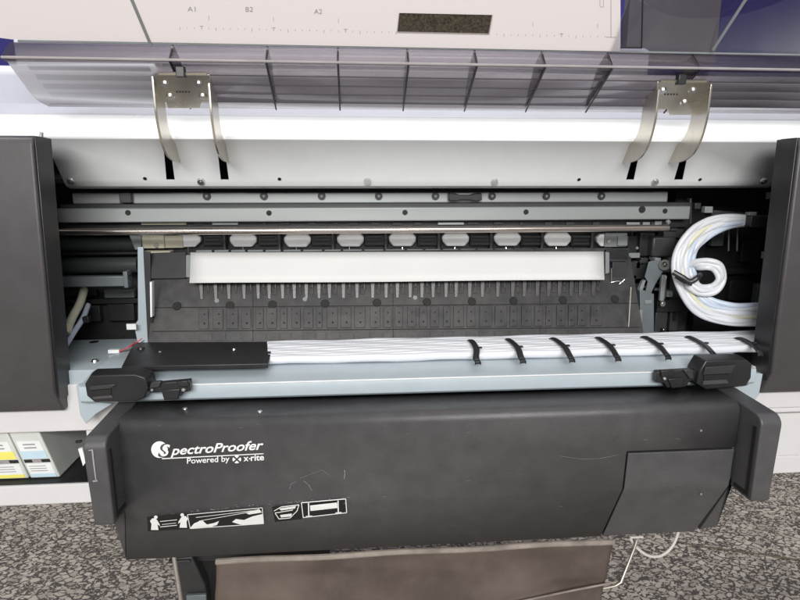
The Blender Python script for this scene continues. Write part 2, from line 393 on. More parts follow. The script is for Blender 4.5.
# white guide sheet on the window, with an opening and a printed scale
sp0 = Vector((0,TOPY,TOPZ))+LN*.0045
def SP(px, py, o=0.): return PL(px, py, sp0+LN*o, LN)
sh = MB()
def quad(b_, pts, o=0.): b_.add([SP(a,c,o) for a,c in pts], [(0,1,2,3)])
L_, T_, RR = -60, -150, 620
yb = lambda x: 39.4+ (x-10)*12.0/610
quad(sh, [(L_,T_),(398,T_),(399.5,13),(L_,13-2)])
quad(sh, [(398,T_),(491,T_),(492,15),(399.5,13)])
quad(sh, [(491,T_),(RR,T_),(620.5,17),(492,15)])
quad(sh, [(L_,11),(399.5,13),(397.5,31.5),(L_,30)])
quad(sh, [(492,15),(620.5,17),(620.5,34.5),(488.5,33.5)])
quad(sh, [(L_,30),(397.5,31.5),(397.5,yb(397)),(12,yb(10))])
quad(sh, [(397.5,31.5),(488.5,33.5),(488.5,yb(488)),(397.5,yb(397))])
quad(sh, [(488.5,33.5),(620.5,34.5),(620.5,yb(620)),(488.5,yb(488))])
sh.build('guide_sheet', M['sheet'], lid, smooth=0)
pd = MB(); quad(pd, [(398.8,12.2),(492.8,14.2),(489.3,34.3),(396.7,32.3)], -.0008); pd.build('window_reflection', M['speck'], lid, smooth=0)  # plate in the opening painted as the floor's reflection
mk = MB()
def mline(x0, y0, x1, y1, w=.5):
    d = Vector((x1-x0, y1-y0)); d.normalize(); n = Vector((-d.y, d.x))*w*.5
    quad(mk, [(x0+n.x,y0+n.y),(x1+n.x,y1+n.y),(x1-n.x,y1-n.y),(x0-n.x,y0-n.y)], .0005)
x = 180.
i = 0
while x < 612:
    if not (396 < x < 494):
        yy = 27+ (x-180)*.021
        mline(x, yy, x, yy+(3.2 if i % 5 == 0 else 1.6), .45)
        if i % 10 == 3: mline(x-2, yy-1.2, x+2, yy-1.2, .5); mline(x, yy-1.2, x, yy+2, .5)
        if i % 9 == 4: mline(x, yy-12, x, yy-7.5, .4)
    x += 7.2; i += 1
mk.build('scale_marking', M['inkgrey'], lid, smooth=0); mk = MB()
mline(611,-10,611,37,.5); mline(600,0,600,6,.5); mline(600,7,603.5,7,.5); mline(603.5,7,603.5,-2,.4); mline(606,37.2,616,37.4,.5)
mk.build('corner_marking', M['inkgrey'], lid, smooth=0)
for s_, px, py in (('A1',187.5,11.5),('B2',245,11.8),('A2',314,14)):
    vs, fs = text_mesh(s_, 1, spacing=1.05); tb = MB()
    w_ = max(v.x for v in vs); k = 8.0/w_
    tb.add([SP(px+v.x*k, py-v.y*7.0, .0006) for v in vs], fs); tb.build('size_mark', M['inkgrey'], lid, smooth=0)
# seams: thin bars on the cover
for (a,b_) in (((73,-140),(151,45.5)), ((836,-140),(713,50))):
    mb = MB(); mb.tube([SP(*a,.001), SP(*b_,.001)], .0018, 8); mb.build('seam_bar', M['gray'], lid)
mb = MB(); mb.tube([SP(646,-140,.001), SP(641.5,47.5,.001)], .0009, 8); mb.build('seam_bar', M['black'], lid)
mb = MB(); mb.tube([SP(620.5,47.6,.001), SP(642,47.8,.001)], .0009, 8); mb.build('seam_bar', M['black'], lid)

# ---- hinges
lipn = Vector((0, -(RZ-BZ), -(BY-RY))).normalized()
if lipn.y > 0: lipn = -lipn
lp0 = Vector((0,RY,RZ))+lipn*.004
def HP(px, py, o=0.): return PL(px, py, lp0+lipn*o, lipn)
def hinge(pl, pt, pr_, pb, notch, screws, bump_px, arms_x):
    root = MB()
    q = [HP(pl,pt), HP(pr_,pt), HP(pr_,pb-6), HP(pr_-8,pb-6), HP(pr_-10,pb), HP(pl+12,pb), HP(pl+10,pb-6), HP(pl,pb-6)]
    root.prism(q, [v+lipn*.002 for v in q])
    top = [HP(pl,pt,.002), HP(pr_,pt,.002)]
    hg = root.build('hinge', M['steel'], pr, bevel=.0005)
    ed = MB(); ed.tube([HP(pl+3,pt+.3,.003), HP(notch-4,pt+.3,.003)], .0022, 8); ed.build('folded_edge', M['steel'], hg)
    ed = MB(); ed.tube([HP(notch+4,pt+.3,.003), HP(pr_-3,pt+.3,.003)], .0022, 8); ed.build('folded_edge', M['steel'], hg)
    c = HP(notch, pt-1.5, .003); MB().box(c.x-.005,c.x+.005,c.y-.003,c.y+.006,c.z-.006,c.z+.006).build('stop_block', M['black'], hg, bevel=.001)
    for s_ in screws: screw(hg, HP(*s_,.0018), lipn, .0056, 'screw')
    st = MB()
    for k in range(5):
        a = bump_px[0]+k*3.0; p = HP(a, bump_px[1], .0021); p2 = HP(a+2, bump_px[1]+1.6, .0021); p3 = HP(a+2, bump_px[1], .0021); p4 = HP(a, bump_px[1]+1.6, .0021)
        st.add([p,p3,p2,p4],[(0,1,2,3)])
    st.build('stamped_mark', M['dgray'], hg, smooth=0)
    f_y = [(.746,RZ-.012),(.747,H+.095),(.749,H+.075),(.757,H+.052),(.772,H+.034),(.79,H+.0265),(.815,H+.0235),(.838,H+.026),(.846,H+.033)]
    r_y = [(.845,H+.041),(.838,H+.046),(.825,H+.046),(.806,H+.051),(.793,H+.062),(.786,H+.076),(.784,H+.092),(.778,RZ-.024)]
    fs_ = smoothpath([(0,a,b) for a,b in f_y],5); rs_ = smoothpath([(0,a,b) for a,b in r_y],5)
    pf = [(v.y,v.z) for v in fs_]+[(v.y,v.z) for v in rs_]
    for ax in arms_x:
        MB().yz(pf, ax-.0014, ax+.0014).build('arm', M['steel'], hg, bevel=.0005)
    return hg
def armx(s_):   # arm rides in the middle of its slot
    return (fx(*s_[0]).x+fx(*s_[1]).x)/2
hinge(156,73.5,210,107,180.5, ((165.5,83.5),(199,83.5),(170.5,96),(203,96)), (176,91), (X(153.5,85,.748), X(209.5,87,.748)))
hinge(657,81,709,114,681.5, ((662.5,90),(692.5,90),(684,102)), (664,93.5), (X(658.5,90,.748), X(710.5,90,.748)))

# ---- charcoal side covers
def side(pts_face, pts_in_dx, sgn, Yf, Yb, chz):
    pass
YF = .735; YCHK = .776
def side_cover(in_t, in_b, out_px, top, bot, crease, inner_px):
    # in_t / in_b: (px,py) of the inner front edge; the front is flat, the lowest strip tucks back
    a, b_ = P(*in_t,YF), P(*in_b,YF)
    xo_t = X(out_px,in_t[1],YF); zc = Z(crease, YF, in_b[0])
    tb = (zc-a.z)/(b_.z-a.z); xc = a.x+(b_.x-a.x)*tb
    zbot = Z(bot, YF+.02, in_b[0])
    m = MB()
    rows = []
    for (xi, y, z) in ((a.x,YF+.012,a.z),(a.x+.0,YF+.003,a.z-.004),(a.x,YF,a.z-.012),(xc,YF,zc),(b_.x,YF+.02,zbot)):
        rows.append((xi,y,z))
    prof_in = rows+[(b_.x,YCHK,zbot),(a.x,YCHK,a.z)]
    A = [(xi,y,z) for xi,y,z in prof_in]; B = [(xo_t,y,z) for xi,y,z in prof_in]
    m.prism(A, B)
    return m.build('side_cover', M['side'], pr, bevel=.003, seg=3)
lc = side_cover((31.5,135),(56,409),-260,135,411,393,60)
rc = side_cover((801,137),(770,390),1080,137,393,374,760)
# inner returns of the covers, their shading put into thin black plates
def cheek(px_t, py_t, px_b, py_b, w, par):
    a, b_ = P(px_t,py_t,YF), P(px_b,py_b,YF); m = MB()
    A = [(a.x,YF+.004,a.z-.001),(b_.x,YF+.006,b_.z+.012),(b_.x,YCHK,b_.z+.004),(a.x,YCHK,a.z-.001)]
    m.prism(A, [(x_+w,y_,z_) for x_,y_,z_ in A])
    return m.build('inner_return_shade', M['black'], par, bevel=.001)
cheek(31.5,135,56,409,.0025,lc); cheek(801,137,770,390,-.0025,rc)
for px,py,h_ in ((42.5,139,8),(787,161,9)):
    p = P(px,py,.772); MB().cyl(p+Vector((0,0,.008)), p-Vector((.003,0,.008)), .0022, 10).build('bracket_pin', M['screw'], pr)

# ---- inner cavity: back, roof and floor of the works
cav = MB()
xa, xb = X(10,200,.9), X(850,200,.9)
cav.box(xa, xb, 1.02, 1.05, H-.36, H+.08); cav.build('chassis_back', M['dgray'], pr)
for a,b_,c,d,Y_,m_ in ((694,226,706,262,1.0,'dgray'),(712,232,724,246,1.0,'gray'),(742,240,760,262,1.005,'dgray'),(720,268,770,274,1.0,'dgray'),(730,280,752,300,1.005,'dgray'),(756,284,768,306,.99,'gray'),(694,300,716,330,.99,'dgray'),(724,304,790,309,.985,'dgray'),
    (62,306,100,322,1.0,'dgray'),(104,290,134,298,1.0,'gray'),(108,304,134,321,1.005,'dgray'),(66,290,96,296,.995,'dgray')):
    mb = MB(); mb.pbox(a,b_,c,d,Y_,.012); mb.build('inner_bracket', M[m_], pr, bevel=.001)
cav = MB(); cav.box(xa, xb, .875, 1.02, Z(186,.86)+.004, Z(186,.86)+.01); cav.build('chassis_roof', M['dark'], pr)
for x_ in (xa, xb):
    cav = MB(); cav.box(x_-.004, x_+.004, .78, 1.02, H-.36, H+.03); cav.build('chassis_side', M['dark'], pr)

# ---- rails and rod
ru = MB(); ru.box(X(72,197,.905), X(668,197,.905), .905, .93, Z(203,.905), Z(192,.905)); rail_u = ru.build('upper_rail', M['rail'], pr, bevel=.0015)
for px in (207,264,321.7,378.7,435.4,491.8,546,601):
    p = P(px,196,.9048); MB().cyl(p, p-Vector((0,.003,0)), .0058, 18).build('screw', M['black'], rail_u)
    MB().cyl(p-Vector((0,.0028,0)), p-Vector((0,.0035,0)), .0022, 8).build('screw_socket', M['gray'], rail_u)
mb = MB(); mb.pbox(119,192.5,131,203,.895,.009); mb.build('spacer', M['dgray'], rail_u, bevel=.001)
mb = MB(); mb.ppoly([(449,193),(456,193.5),(460,195),(470,195),(475,193.5),(482,193),(482,200.5),(475,201),(470,200),(460,200),(456,201),(449,200.5)], .893, .011); mb.build('black_clip', M['black'], rail_u, bevel=.001)
gp = MB(); gp.box(X(60,200,.9), X(690,200,.9), .897, .91, Z(207.5,.897), Z(203.2,.897)); gp.build('dark_rail', M['dgray'], pr, bevel=.001)
rl = MB(); rl.box(X(57,214,.885), X(690,214,.885), .885, .91, Z(221,.885), Z(207.2,.885)); rail_l = rl.build('lower_rail', M['rail'], pr, bevel=.0015)
for px, py, r_ in ((128,212.7,.004),(269,213,.004),(405,212.5,.004),(526,212,.004),(642,209.5,.0055),(665,211,.004)):
    p = P(px,py,.8849); MB().cyl(p, p-Vector((0,.0006,0)), r_, 18).build('hole', M['unitdark'], rail_l)
cb = MB(); cb.box(X(60,223,.9), X(690,223,.9), .903, .914, Z(229,.9), Z(221.5,.9)); cbo = cb.build('cable_channel', M['black'], pr)
for a,b_ in ((141,186),(212,238),(438,464),(627,640)):
    mb = MB(); mb.pbox(a,222.3,b_,224.8,.898,.004); mb.build('plate', M['rail'] if a!=141 else M['beige'], cbo, bevel=.0005)
x = 150
while x < 660:
    w_ = random.uniform(3,11)
    if not any(a-3 < x+w_ and x < b_+3 for a,b_ in ((141,186),(212,238),(438,464),(627,640))):
        mb = MB(); mb.pbox(x,221.8,x+w_,224.5+random.uniform(0,.8),.9,.003); mb.build('clip', M['dgray'], cbo, bevel=.0004)
    x += w_+random.uniform(8,26)
rd = MB(); rd.cyl((X(57,229.5,.872),.872,Z(229.8,.872)), (X(668,229.5,.872),.872,Z(229.8,.872)), .0052, 24); rd.build('guide_rod', M['rod'], pr)

# ---- platen plate and its ribs, pads and holes
PY0, PY1 = .852, .925
pz0, pz1 = Z(342,PY0), Z(250,PY1)
pn = Vector((0,-(pz1-pz0),(PY1-PY0))).normalized()
pp0 = Vector((0,PY0,pz0))
def PP(px, py, o=0.): return PL(px, py, pp0+pn*o, pn)
pl_x0, pl_x1 = X(151,300,.885), X(637,300,.885)
pm = MB(); dlow = Vector((0,PY0-PY1,pz0-pz1)).normalized()*.02
c0 = Vector((0,PY0,pz0))+dlow; c1 = Vector((0,PY1,pz1))
pm.prism([(pl_x0,c0.y,c0.z),(pl_x1,c0.y,c0.z),(pl_x1,c1.y,c1.z),(pl_x0,c1.y,c1.z)], [Vector((x_,c.y,c.z))-pn*.01 for x_,c in ((pl_x0,c0),(pl_x1,c0),(pl_x1,c1),(pl_x0,c1))])
platen = pm.build('platen', M['platen'], pr, bevel=.001)
def pslab(b_, pts, h_, o=0.):
    q = [PP(a,c,o) for a,c in pts]; b_.prism(q, [v+pn*h_ for v in q])
def line_on_platen(a, b_, w=.5):
    d = Vector((b_[0]-a[0], b_[1]-a[1])).normalized(); n_ = Vector((-d.y,d.x))*w
    m = MB(); pslab(m, [(a[0]+n_.x,a[1]+n_.y),(b_[0]+n_.x,b_[1]+n_.y),(b_[0]-n_.x,b_[1]-n_.y),(a[0]-n_.x,a[1]-n_.y)], .0006); m.build('seam', M['unitdark'], platen)
hol = ((177,306),(230,305.5),(272.5,304.5),(325,303.5),(377,302.5),(427,302),(472,301.5),(513.5,301),(563,300),(615,299))
line_on_platen((152,307.8),(640,303.2),.45); line_on_platen((152,331.5),(640,327.2),.45)
for x_ in (253,540,393): line_on_platen((x_,284),(x_,341),.3)
for px,py in hol:
    p = PP(px,py,.0006); MB().cyl(p, p+pn*.0009, .0066, 20, .006).build('hole', M['unitdark'], platen)
px = 199.; pads = []
widths = [13.5,14,15,14.5,12,13,12.5,11.5,13,10]
i = 0
while px < 598:
    w_ = widths[i % 10]*random.uniform(.9,1.06)
    t_ = (px-152)/488; y0 = 309.2-4.6*t_; y1 = 329.8-4.4*t_
    gap = 3.2 if i % 3 else 4.6
    pd = MB(); pslab(pd, [(px,y0),(px+w_-gap,y0),(px+w_-gap,y1),(px,y1)], .0022)
    po = pd.build('pad', M['platen'], platen, bevel=.0006)
    for k in (.27,.72):
        c = PP(px+(w_-gap)*.55, y0+(y1-y0)*k, .0023); MB().cyl(c, c+pn*.0003, .0013 if k < .5 else .0017, 10).build('pin_hole', M['unitdark'], po)
    # tapering rib above the pad
    if True:
        rb = MB(); a0 = PP(px+.2,277-3*t_,.0); b0 = PP(px+5,277-3*t_,.0); c0_ = PP(px+4.2,300-4*t_,0); d0 = PP(px+1.2,300-4*t_,0)
        rb.prism([a0,b0,c0_,d0], [a0+pn*.007,b0+pn*.007,c0_+pn*.001,d0+pn*.001]); rb.build('rib', M['platen'], platen, bevel=.0008)
        rb = MB(); e_ = w_*.5; a0 = PP(px+e_+1,281-3*t_,.0); b0 = PP(px+e_+3.4,281-3*t_,.0); c0_ = PP(px+e_+2.6,294-4*t_,0); d0 = PP(px+e_+1.8,294-4*t_,0)
        rb.prism([a0,b0,c0_,d0], [a0+pn*.004,b0+pn*.004,c0_+pn*.001,d0+pn*.001]); rb.build('rib', M['black'], platen, bevel=.0006)
        if i > 3:
            r2 = MB(); pslab(r2, [(px+6.2,283-3*t_),(px+10,283-3*t_),(px+10,296-4*t_),(px+6.2,296-4*t_)], .0018); r3 = r2.build('tab', M['platen'], platen, bevel=.0004)
            c = PP(px+8,289-4*t_,.002); MB().cyl(c, c+pn*.0003, .0012, 8).build('pin_hole', M['unitdark'], r3)
    # shallow lower tile
    t2 = MB(); pslab(t2, [(px,y1+4.2),(px+w_-1.0,y1+4.2),(px+w_-1.0,341-4*t_),(px,341-4*t_)], random.uniform(.0004,.0012)); t2.build('tile', M['platen'], platen, bevel=.0003)
    px += w_; i += 1
for px,py in ((217,301),(305,299.5),(415,298)):
    screw(platen, PP(px,py,.0003), pn, .0042, 'gray')
# left end block and strip
mb = MB(); pslab(mb, [(152,254),(187,253),(187,279),(152,280)], .006); mb.build('end_block', M['dgray'], platen, bevel=.001)
mb = MB(); pslab(mb, [(187.5,257),(192,257),(192,279),(187.5,279)], .009); mb.build('spacer', M['gray'], platen, bevel=.0006)
mb = MB(); pslab(mb, [(604,253),(608,253),(608,274),(604,275)], .006); mb.build('spacer', M['gray'], platen, bevel=.0006)
for a,b_ in (((149.8,282),(152,317)),((151,330),(153.5,341))):
    mb = MB(); q=[P(a[0],a[1],.872),P(b_[0]-.2,a[1],.872),P(b_[0],b_[1],.862),P(a[0]+.6,b_[1],.862)]; mb.prism(q,[v+Vector((0,.01,0)) for v in q]); mb.build('edge_strip', M['white'], pr)
mb = MB(); mb.tube([P(631,287,.866),P(629,320,.862),P(627.5,340,.858)], .0012, 8); mb.build('edge_wire', M['wire'], pr)

# ---- pinch roller row
pb = MB(); pb.box(X(140,240,.935), X(640,240,.935), .952, 1.0, Z(252,.95), Z(231,.95)); prow = pb.build('roller_carrier', M['black'], pr)
YR = .94
cen = (243,297,350.5,403,456,507.5,558.5)
for c in cen:
    c += random.uniform(-.5,.5); py = 240.8-(c-243)*.004+random.uniform(-.25,.25)
    pts = [(c-10,py-7.5),(c+10,py-7.5),(c+13.5,py-3),(c+13.5,py+1.5),(c+9,py+6.6),(c-9,py+6.6),(c-13.5,py+1.5),(c-13.5,py-3)]
    mb = MB(); mb.ppoly(pts, YR, .012); mb.build('pinch_roller', M['roller'], pr, bevel=.003, seg=3)
for pts in ([(178,234),(196,234),(200.5,237.5),(200.5,242),(195,247),(178,247.5)], [(606,234),(601,234),(597,238),(597,242),(601,246.5),(606,246.5)]):
    mb = MB(); mb.ppoly(pts, YR, .012); mb.build('pinch_roller', M['roller'], pr, bevel=.002, seg=3)
mids = [215,270,323.5,376.5,429.5,482,533,583]
for c in mids:
    root = MB(); root.pbox(c-12,235,c+12,246,.944,.008); rr = root.build('roller_bracket', M['black'], prow, bevel=.001)
    for k in range(3):
        mb = MB(); mb.pbox(c-10,236+k*3.4,c+6+random.uniform(-2,3),237.8+k*3.4,.941,.003); mb.build('bracket_rib', M['dgray'], rr, bevel=.0004)
    mb = MB(); mb.pbox(c+8,232.5,c+10.5,253,.938,.006); mb.build('bracket_post', M['dgray'], rr, bevel=.0005)
    mb = MB(); mb.tube([P(c-27,247,.936),P(c-27,253,.934)], .0007, 6); mb.build('spring_wire', M['screw'], rr)
# bottom lip of the carrier
x = 196.
while x < 600:
    mb = MB(); w_ = random.uniform(14,19); mb.pbox(x,250.3-(x-196)*.004,x+w_,252.6-(x-196)*.004,.93,.01); mb.build('carrier_tab', M['gray'], prow, bevel=.0005); x += w_+2.5
# left bracket (beige) and right bracket
mb = MB(); mb.pbox(161,235.5,183,248,.938,.01); bo = mb.build('end_bracket', M['beige'], pr, bevel=.0008)
mb = MB(); mb.pbox(142,234.8,164,248.4,.934,.012); b2 = mb.build('end_bracket', M['beige'], pr, bevel=.0008)
screw(b2, P(156.5,245.5,.9338), (0,-1,0), .0042)
mb = MB(); mb.ppoly([(129,235),(141,235.5),(141,249),(135,250)], .93, .02); mb.build('end_plate', M['gray'], pr, bevel=.0008)
mb = MB(); mb.pbox(142,251.5,170,253.6,.92,.02); mb.build('ledge', M['beige'], pr, bevel=.0006)
mb = MB(); mb.pbox(605,233,627,247,.936,.012); b3 = mb.build('end_bracket', M['gray'], pr, bevel=.0008)
screw(b3, P(608.5,241.5,.9358), (0,-1,0), .004)
mb = MB(); mb.pbox(618,236,628,246,.932,.006); mb.build('bracket_flange', M['rail'], b3, bevel=.0008)

# ---- left bay of the works
for (y0,y1,px1) in ((236.5,251.5,139),(257,273,137)):
    zc = (Z(y0,.97,100)+Z(y1,.97,100))/2; r_ = (Z(y0,.97,100)-Z(y1,.97,100))/2
    MB().cyl((X(45,245,.97),.97,zc),(X(px1,245,.97),.97,zc), r_, 28).build('feed_roller', M['roll'], pr)
mb = MB(); mb.pbox(40,252.3,145,255,.95,.02); mb.build('cross_bar', M['black'], pr, bevel=.001)
mb = MB(); mb.pbox(60,276.5,127,286.8,.90,.014); cbx = mb.build('cable_bracket', M['chassis'], pr, bevel=.0015)
mb = MB(); mb.pbox(123.2,271.5,127.5,288,.897,.02); mb.build('end_tab', M['chassis'], cbx, bevel=.001)
mb = MB(); mb.tube(smoothpath([P(128,276,.9),P(132,274.5,.91),P(137,276,.92)]), .0006, 6); mb.build('thin_wire', M['screw'], cbx)
mb = MB(); mb.tube(smoothpath([P(128,280,.9),P(133,284,.91),P(137,290,.92)]), .0006, 6); mb.build('thin_wire', M['screw'], cbx)
# wall plate between bay and platen
mb = MB(); mb.ppoly([(137.5,247),(143,247),(148,345),(138,345),(134,326),(138,320)], .905, .004); mb.build('frame_plate', M['beam'], pr, bevel=.0006)
mb = MB(); mb.ppoly([(143.5,252),(150,252),(152,338),(147.5,338)], .902, .004); mb.build('frame_plate', M['dgray'], pr, bevel=.0006)
mb = MB(); mb.pbox(150.2,311,153,323,.87,.006); mb.build('clip', M['unitdark'], pr)
mb = MB(); mb.pbox(126.5,324,136,329.6,.89,.003); mb.build('label_tag', M['label'], pr)
# bay floor tray (blue grey sheet)
zt_ = Z(366,.79,100)
tr = MB(); a = PZ(70,366,zt_); 
tr.prism([(X(-30,366,.77),.772,zt_),(X(150,366,.77),.772,zt_),(X(150,366,.77),.93,zt_),(X(-30,366,.77),.93,zt_)], [(X(-30,366,.77),.772,zt_-.003),(X(150,366,.77),.772,zt_-.003),(X(150,366,.77),.93,zt_-.003),(X(-30,366,.77),.93,zt_-.003)])
tray = tr.build('bay_tray', M['beam'], pr, bevel=.0008)
mb = MB(); mb.box(X(-30,366,.77),X(122,366,.77),.7705,.7735,zt_-.028,zt_+.0008); mb.build('tray_lip', M['beam'], tray, bevel=.0006)
screw(tray, PZ(95,361.5,zt_+.0003), (0,0,1), .005)
p = PZ(94,342,zt_+.0002); MB().cyl(p,p+Vector((0,0,.0004)),.007,18).build('hole', M['unitdark'], tray)
p = PZ(123,337.5,zt_+.0002); MB().cyl(p,p+Vector((0,0,.0004)),.0025,12).build('hole', M['unitdark'], tray)
mb = MB(); mb.pbox(108,350,119,353.4,.845,.006); mb.build('label_tag', M['label'], tray)
q0, q1, q2 = P(119,351.5,.846), P(129,347,.852), P(142,338.5,.858)
MB().tube(smoothpath([q0,q1,q2]), .0009, 8).build('lead_wire', M['red'], tray)
MB().tube(smoothpath([q0+Vector((0,0,-.001)),q1+Vector((.002,0,-.003)),q2+Vector((.003,0,-.003))]), .0008, 8).build('lead_wire', M['black'], tray)
MB().tube(smoothpath([P(129,346.5,.851),P(134,345.5,.848),P(136,343,.853),P(131,345,.85)]), .0009, 8).build('lead_wire', M['red'], tray)
MB().tube(smoothpath([P(66,333,.86),P(72,318,.88),P(80,303,.91),P(84,290,.94)]), .006, 14).build('waste_tube', M['tubeyel'], pr)
MB().tube(smoothpath([P(66,345,.85),P(74,332,.87),P(83,318,.90),P(88,305,.93)]), .004, 14).build('waste_tube', M['tubeblue'], pr)
mb = MB(); mb.pbox(82,317,88.5,323,.89,.01); mb.build('tube_clip', M['black'], pr, bevel=.001)
mb = MB(); mb.pbox(60,299,140,304,1.0,.01); mb.build('back_rail', M['dgray'], pr, bevel=.001)

# ---- front beam with its two facets
YBM = .722
z_edge = Z(378,YBM,420); z_low = Z(394,YBM,420)
bxl, bxr = X(78,385,YBM), X(757,368,YBM)
bp_ = [(YBM+.004,z_low-.0006),(YBM,z_low+.003),(YBM,z_edge-.0015),(YBM+.001,z_edge),(YBM+.042,Z(363,YBM+.042,420)),(YBM+.14,Z(363,YBM+.042,420)+.001),(YBM+.14,z_low-.0006)]
beam = MB().yz(bp_, bxl, bxr).build('front_beam', M['beam'], pr, bevel=.0007)
zsh = Z(363,YBM+.042,420)+.001
eb = MB(); eb.tube([(bxl+.01,YBM-.0004,z_edge-.0006),(bxr-.06,YBM-.0004,z_edge-.0006)], .0009, 8); eb.build('worn_edge', M['white'], beam)
for pts in ([(76,386),(85,384),(92,402),(112,404),(96,414),(86,424),(80,415)], [(763,374),(752,373),(748,386),(730,388),(741,397),(752,404),(759,395)]):
    mb = MB(); mb.ppoly(pts, .737, .01); mb.build('end_gusset', M['beam'], pr, bevel=.0008)
# black cover lying over the tubes at the left
zc = zsh+.012
cvp = [(121.5,366.5),(134,342.2),(274,341.5),(268,363.5)]
q = [PZ(a,b_,zc) for a,b_ in cvp]
mb = MB(); mb.prism(q, [v-Vector((0,0,.006)) for v in q]); cov = mb.build('tube_cover', M['black'], pr, bevel=.001)
screw(cov, PZ(141,349,zc), (0,0,1), .005, 'black'); screw(cov, PZ(234,349.5,zc), (0,0,1), .003, 'screw'); screw(cov, PZ(160,352,zc), (0,0,1), .002, 'gray')
mb = MB(); a = PZ(203,349,zc); 
# ---- ink tubes lying along the beam
y_f, y_b = YBM+.050, .838
tubes = MB()
nT = 10
troot = None
for i in range(nT):
    k = i/(nT-1); yy = y_f+(y_b-y_f)*k
    zz = zsh+.0055+.0035*k
    x0_ = X(268,350,yy); x1_ = X(752,345,yy)+.01
    pth = [Vector((x0_+(x1_-x0_)*t/24, yy+.0012*math.sin(t*.9+i), zz+.0007*math.sin(t*1.7+i*2))) for t in range(25)]
    b_ = MB().tube(pth, .0058, 14)
    if troot is None: troot = b_.build('ink_tube_bundle', M['tube'], pr)
    else: b_.build('ink_tube', M['tube'], troot)
straps = ((470,340.5,478,360),(507.5,339.5,523,359),(552.5,338.5,572,358),(597.5,338,618,357),(644,337,668,355.5),(688,337,714,354),(738,338,760,352))
for (a0,b0,a1,b1) in straps:
    pf, pbk = PZ(a1-2,b1-1.5,zsh+.0118), PZ(a0+1,b0,zsh+.0152)
    mid = (pf+pbk)/2+Vector((.004,0,.001))
    mb = MB(); pth = smoothpath([pbk+Vector((-.002,.006,-.006)), pbk, mid, pf, pf+Vector((.002,-.003,-.004)), pf+Vector((.002,-.0035,-.008))], 6)
    w_ = Vector((.0042,0,0)); up_ = Vector((0,0,.0012))
    mb.strip([[v-w_, v-w_*.5+up_, v+w_*.5+up_, v+w_] for v in pth]); so = mb.build('tube_strap', M['black'], troot, solid=.0012, off=0)
    p = mid+Vector((.003,0,.001)); MB().box(p.x,p.x+.005,p.y-.002,p.y+.002,p.z-.001,p.z+.001).build('strap_tail', M['dgray'], so)

# ---- tubes looping up at the right
def bundle(path, n, r, spread, mats, name):
    path = smoothpath(path, 8); root = None
    for i in range(n):
        o_ = (i-(n-1)/2)*spread
        pth = []
        for j, p in enumerate(path):
            fr = j/(len(path)-1); o = o_*(1-(.75*max(0,(fr-.72)/.28) if n > 3 else 0))
            t = (path[min(j+1,len(path)-1)]-path[max(j-1,0)]).normalized()
            w = Vector((0,-1,0)).cross(t).normalized()
            pth.append(p+w*o+Vector((0,.002*math.sin(i*2.1+j*.3),0)))
        b_ = MB().tube(pth, r, 12)
        if root is None: root = b_.build(name, M[mats[i]], pr)
        else: b_.build('ink_tube', M[mats[i]], root)
    return root
Yl = .855
lp = bundle([P(790,314,Yl-.03),P(765,314,Yl-.03),P(730,314,Yl-.02),P(702,305,Yl-.01),P(687,284,Yl),P(683.5,262,Yl+.005),P(691,242,Yl+.01),P(708,228,Yl+.015),P(730,221.5,Yl+.02),P(754,221,Yl+.03)], 8, .0044, .0041, ['tubeblue','tube','tubeblue','tube','tubeyel','tube','tube','tube'], 'tube_loop')
l2 = bundle([P(690,283,Yl-.012),P(700,290,Yl-.016),P(713,289,Yl-.018),P(721,279,Yl-.02),P(718,268,Yl-.02),P(708,264,Yl-.016),P(696,265,Yl-.004),P(688,266,Yl+.02)], 3, .0043, .0052, ['tube','tube','tube'], 'small_tube_loop')
mb = MB(); mb.tube(smoothpath([P(673,272,Yl-.015),P(682,277,Yl-.022),P(690,281.5,Yl-.026),P(697,278,Yl-.028),P(700,275,Yl-.02)]), .0042, 10); mb.build('tube_tie', M['black'], lp)
mb = MB(); mb.tube(smoothpath([P(676,276,Yl-.015),P(684,281,Yl-.02),P(692,284,Yl-.024)]), .0035, 10); mb.build('tube_tie', M['black'], lp)
# fittings up there
mb = MB(); mb.ppoly([(712,210),(757,214),(768,217),(768,220),(712,216)], .885, .02); mb.build('tube_holder', M['dgray'], pr, bevel=.001)
mb = MB(); mb.pbox(705,206.5,713,213,.88,.01); mb.build('holder_end', M['gray'], pr, bevel=.001)
mb = MB(); mb.pbox(749,212,757,217,.87,.01); mb.build('holder_clip', M['gray'], pr, bevel=.001)
mb = MB(); mb.pbox(751,215.5,772,227,.862,.04); mb.build('tube_socket', M['black'], pr, bevel=.0015)
mb = MB(); mb.pbox(765,252,778,259,.86,.01); mb.build('small_bracket', M['gray'], pr, bevel=.001)
for px in (729,737.5):
    mb = MB(); mb.cyl(P(px,228,.94),P(px-.5,251,.94),.0012,8); mb.build('thin_post', M['gray'], pr)
mb = MB(); mb.pbox(768,192,771,199,.9,.006); mb.build('pin', M['gray'], pr, bevel=.0008)
mb = MB(); mb.pbox(676,191,692,206,.96,.02); mb.build('dark_block', M['dgray'], pr, bevel=.001)
mb = MB(); mb.ppoly([(690,199),(692,198),(692,224),(689.5,224)], .90, .01); mb.build('frame_edge', M['dgray'], pr, bevel=.0006)
mb = MB(); mb.pbox(695,203,701,209,.91,.01); mb.build('frame_block', M['dgray'], pr, bevel=.0006)
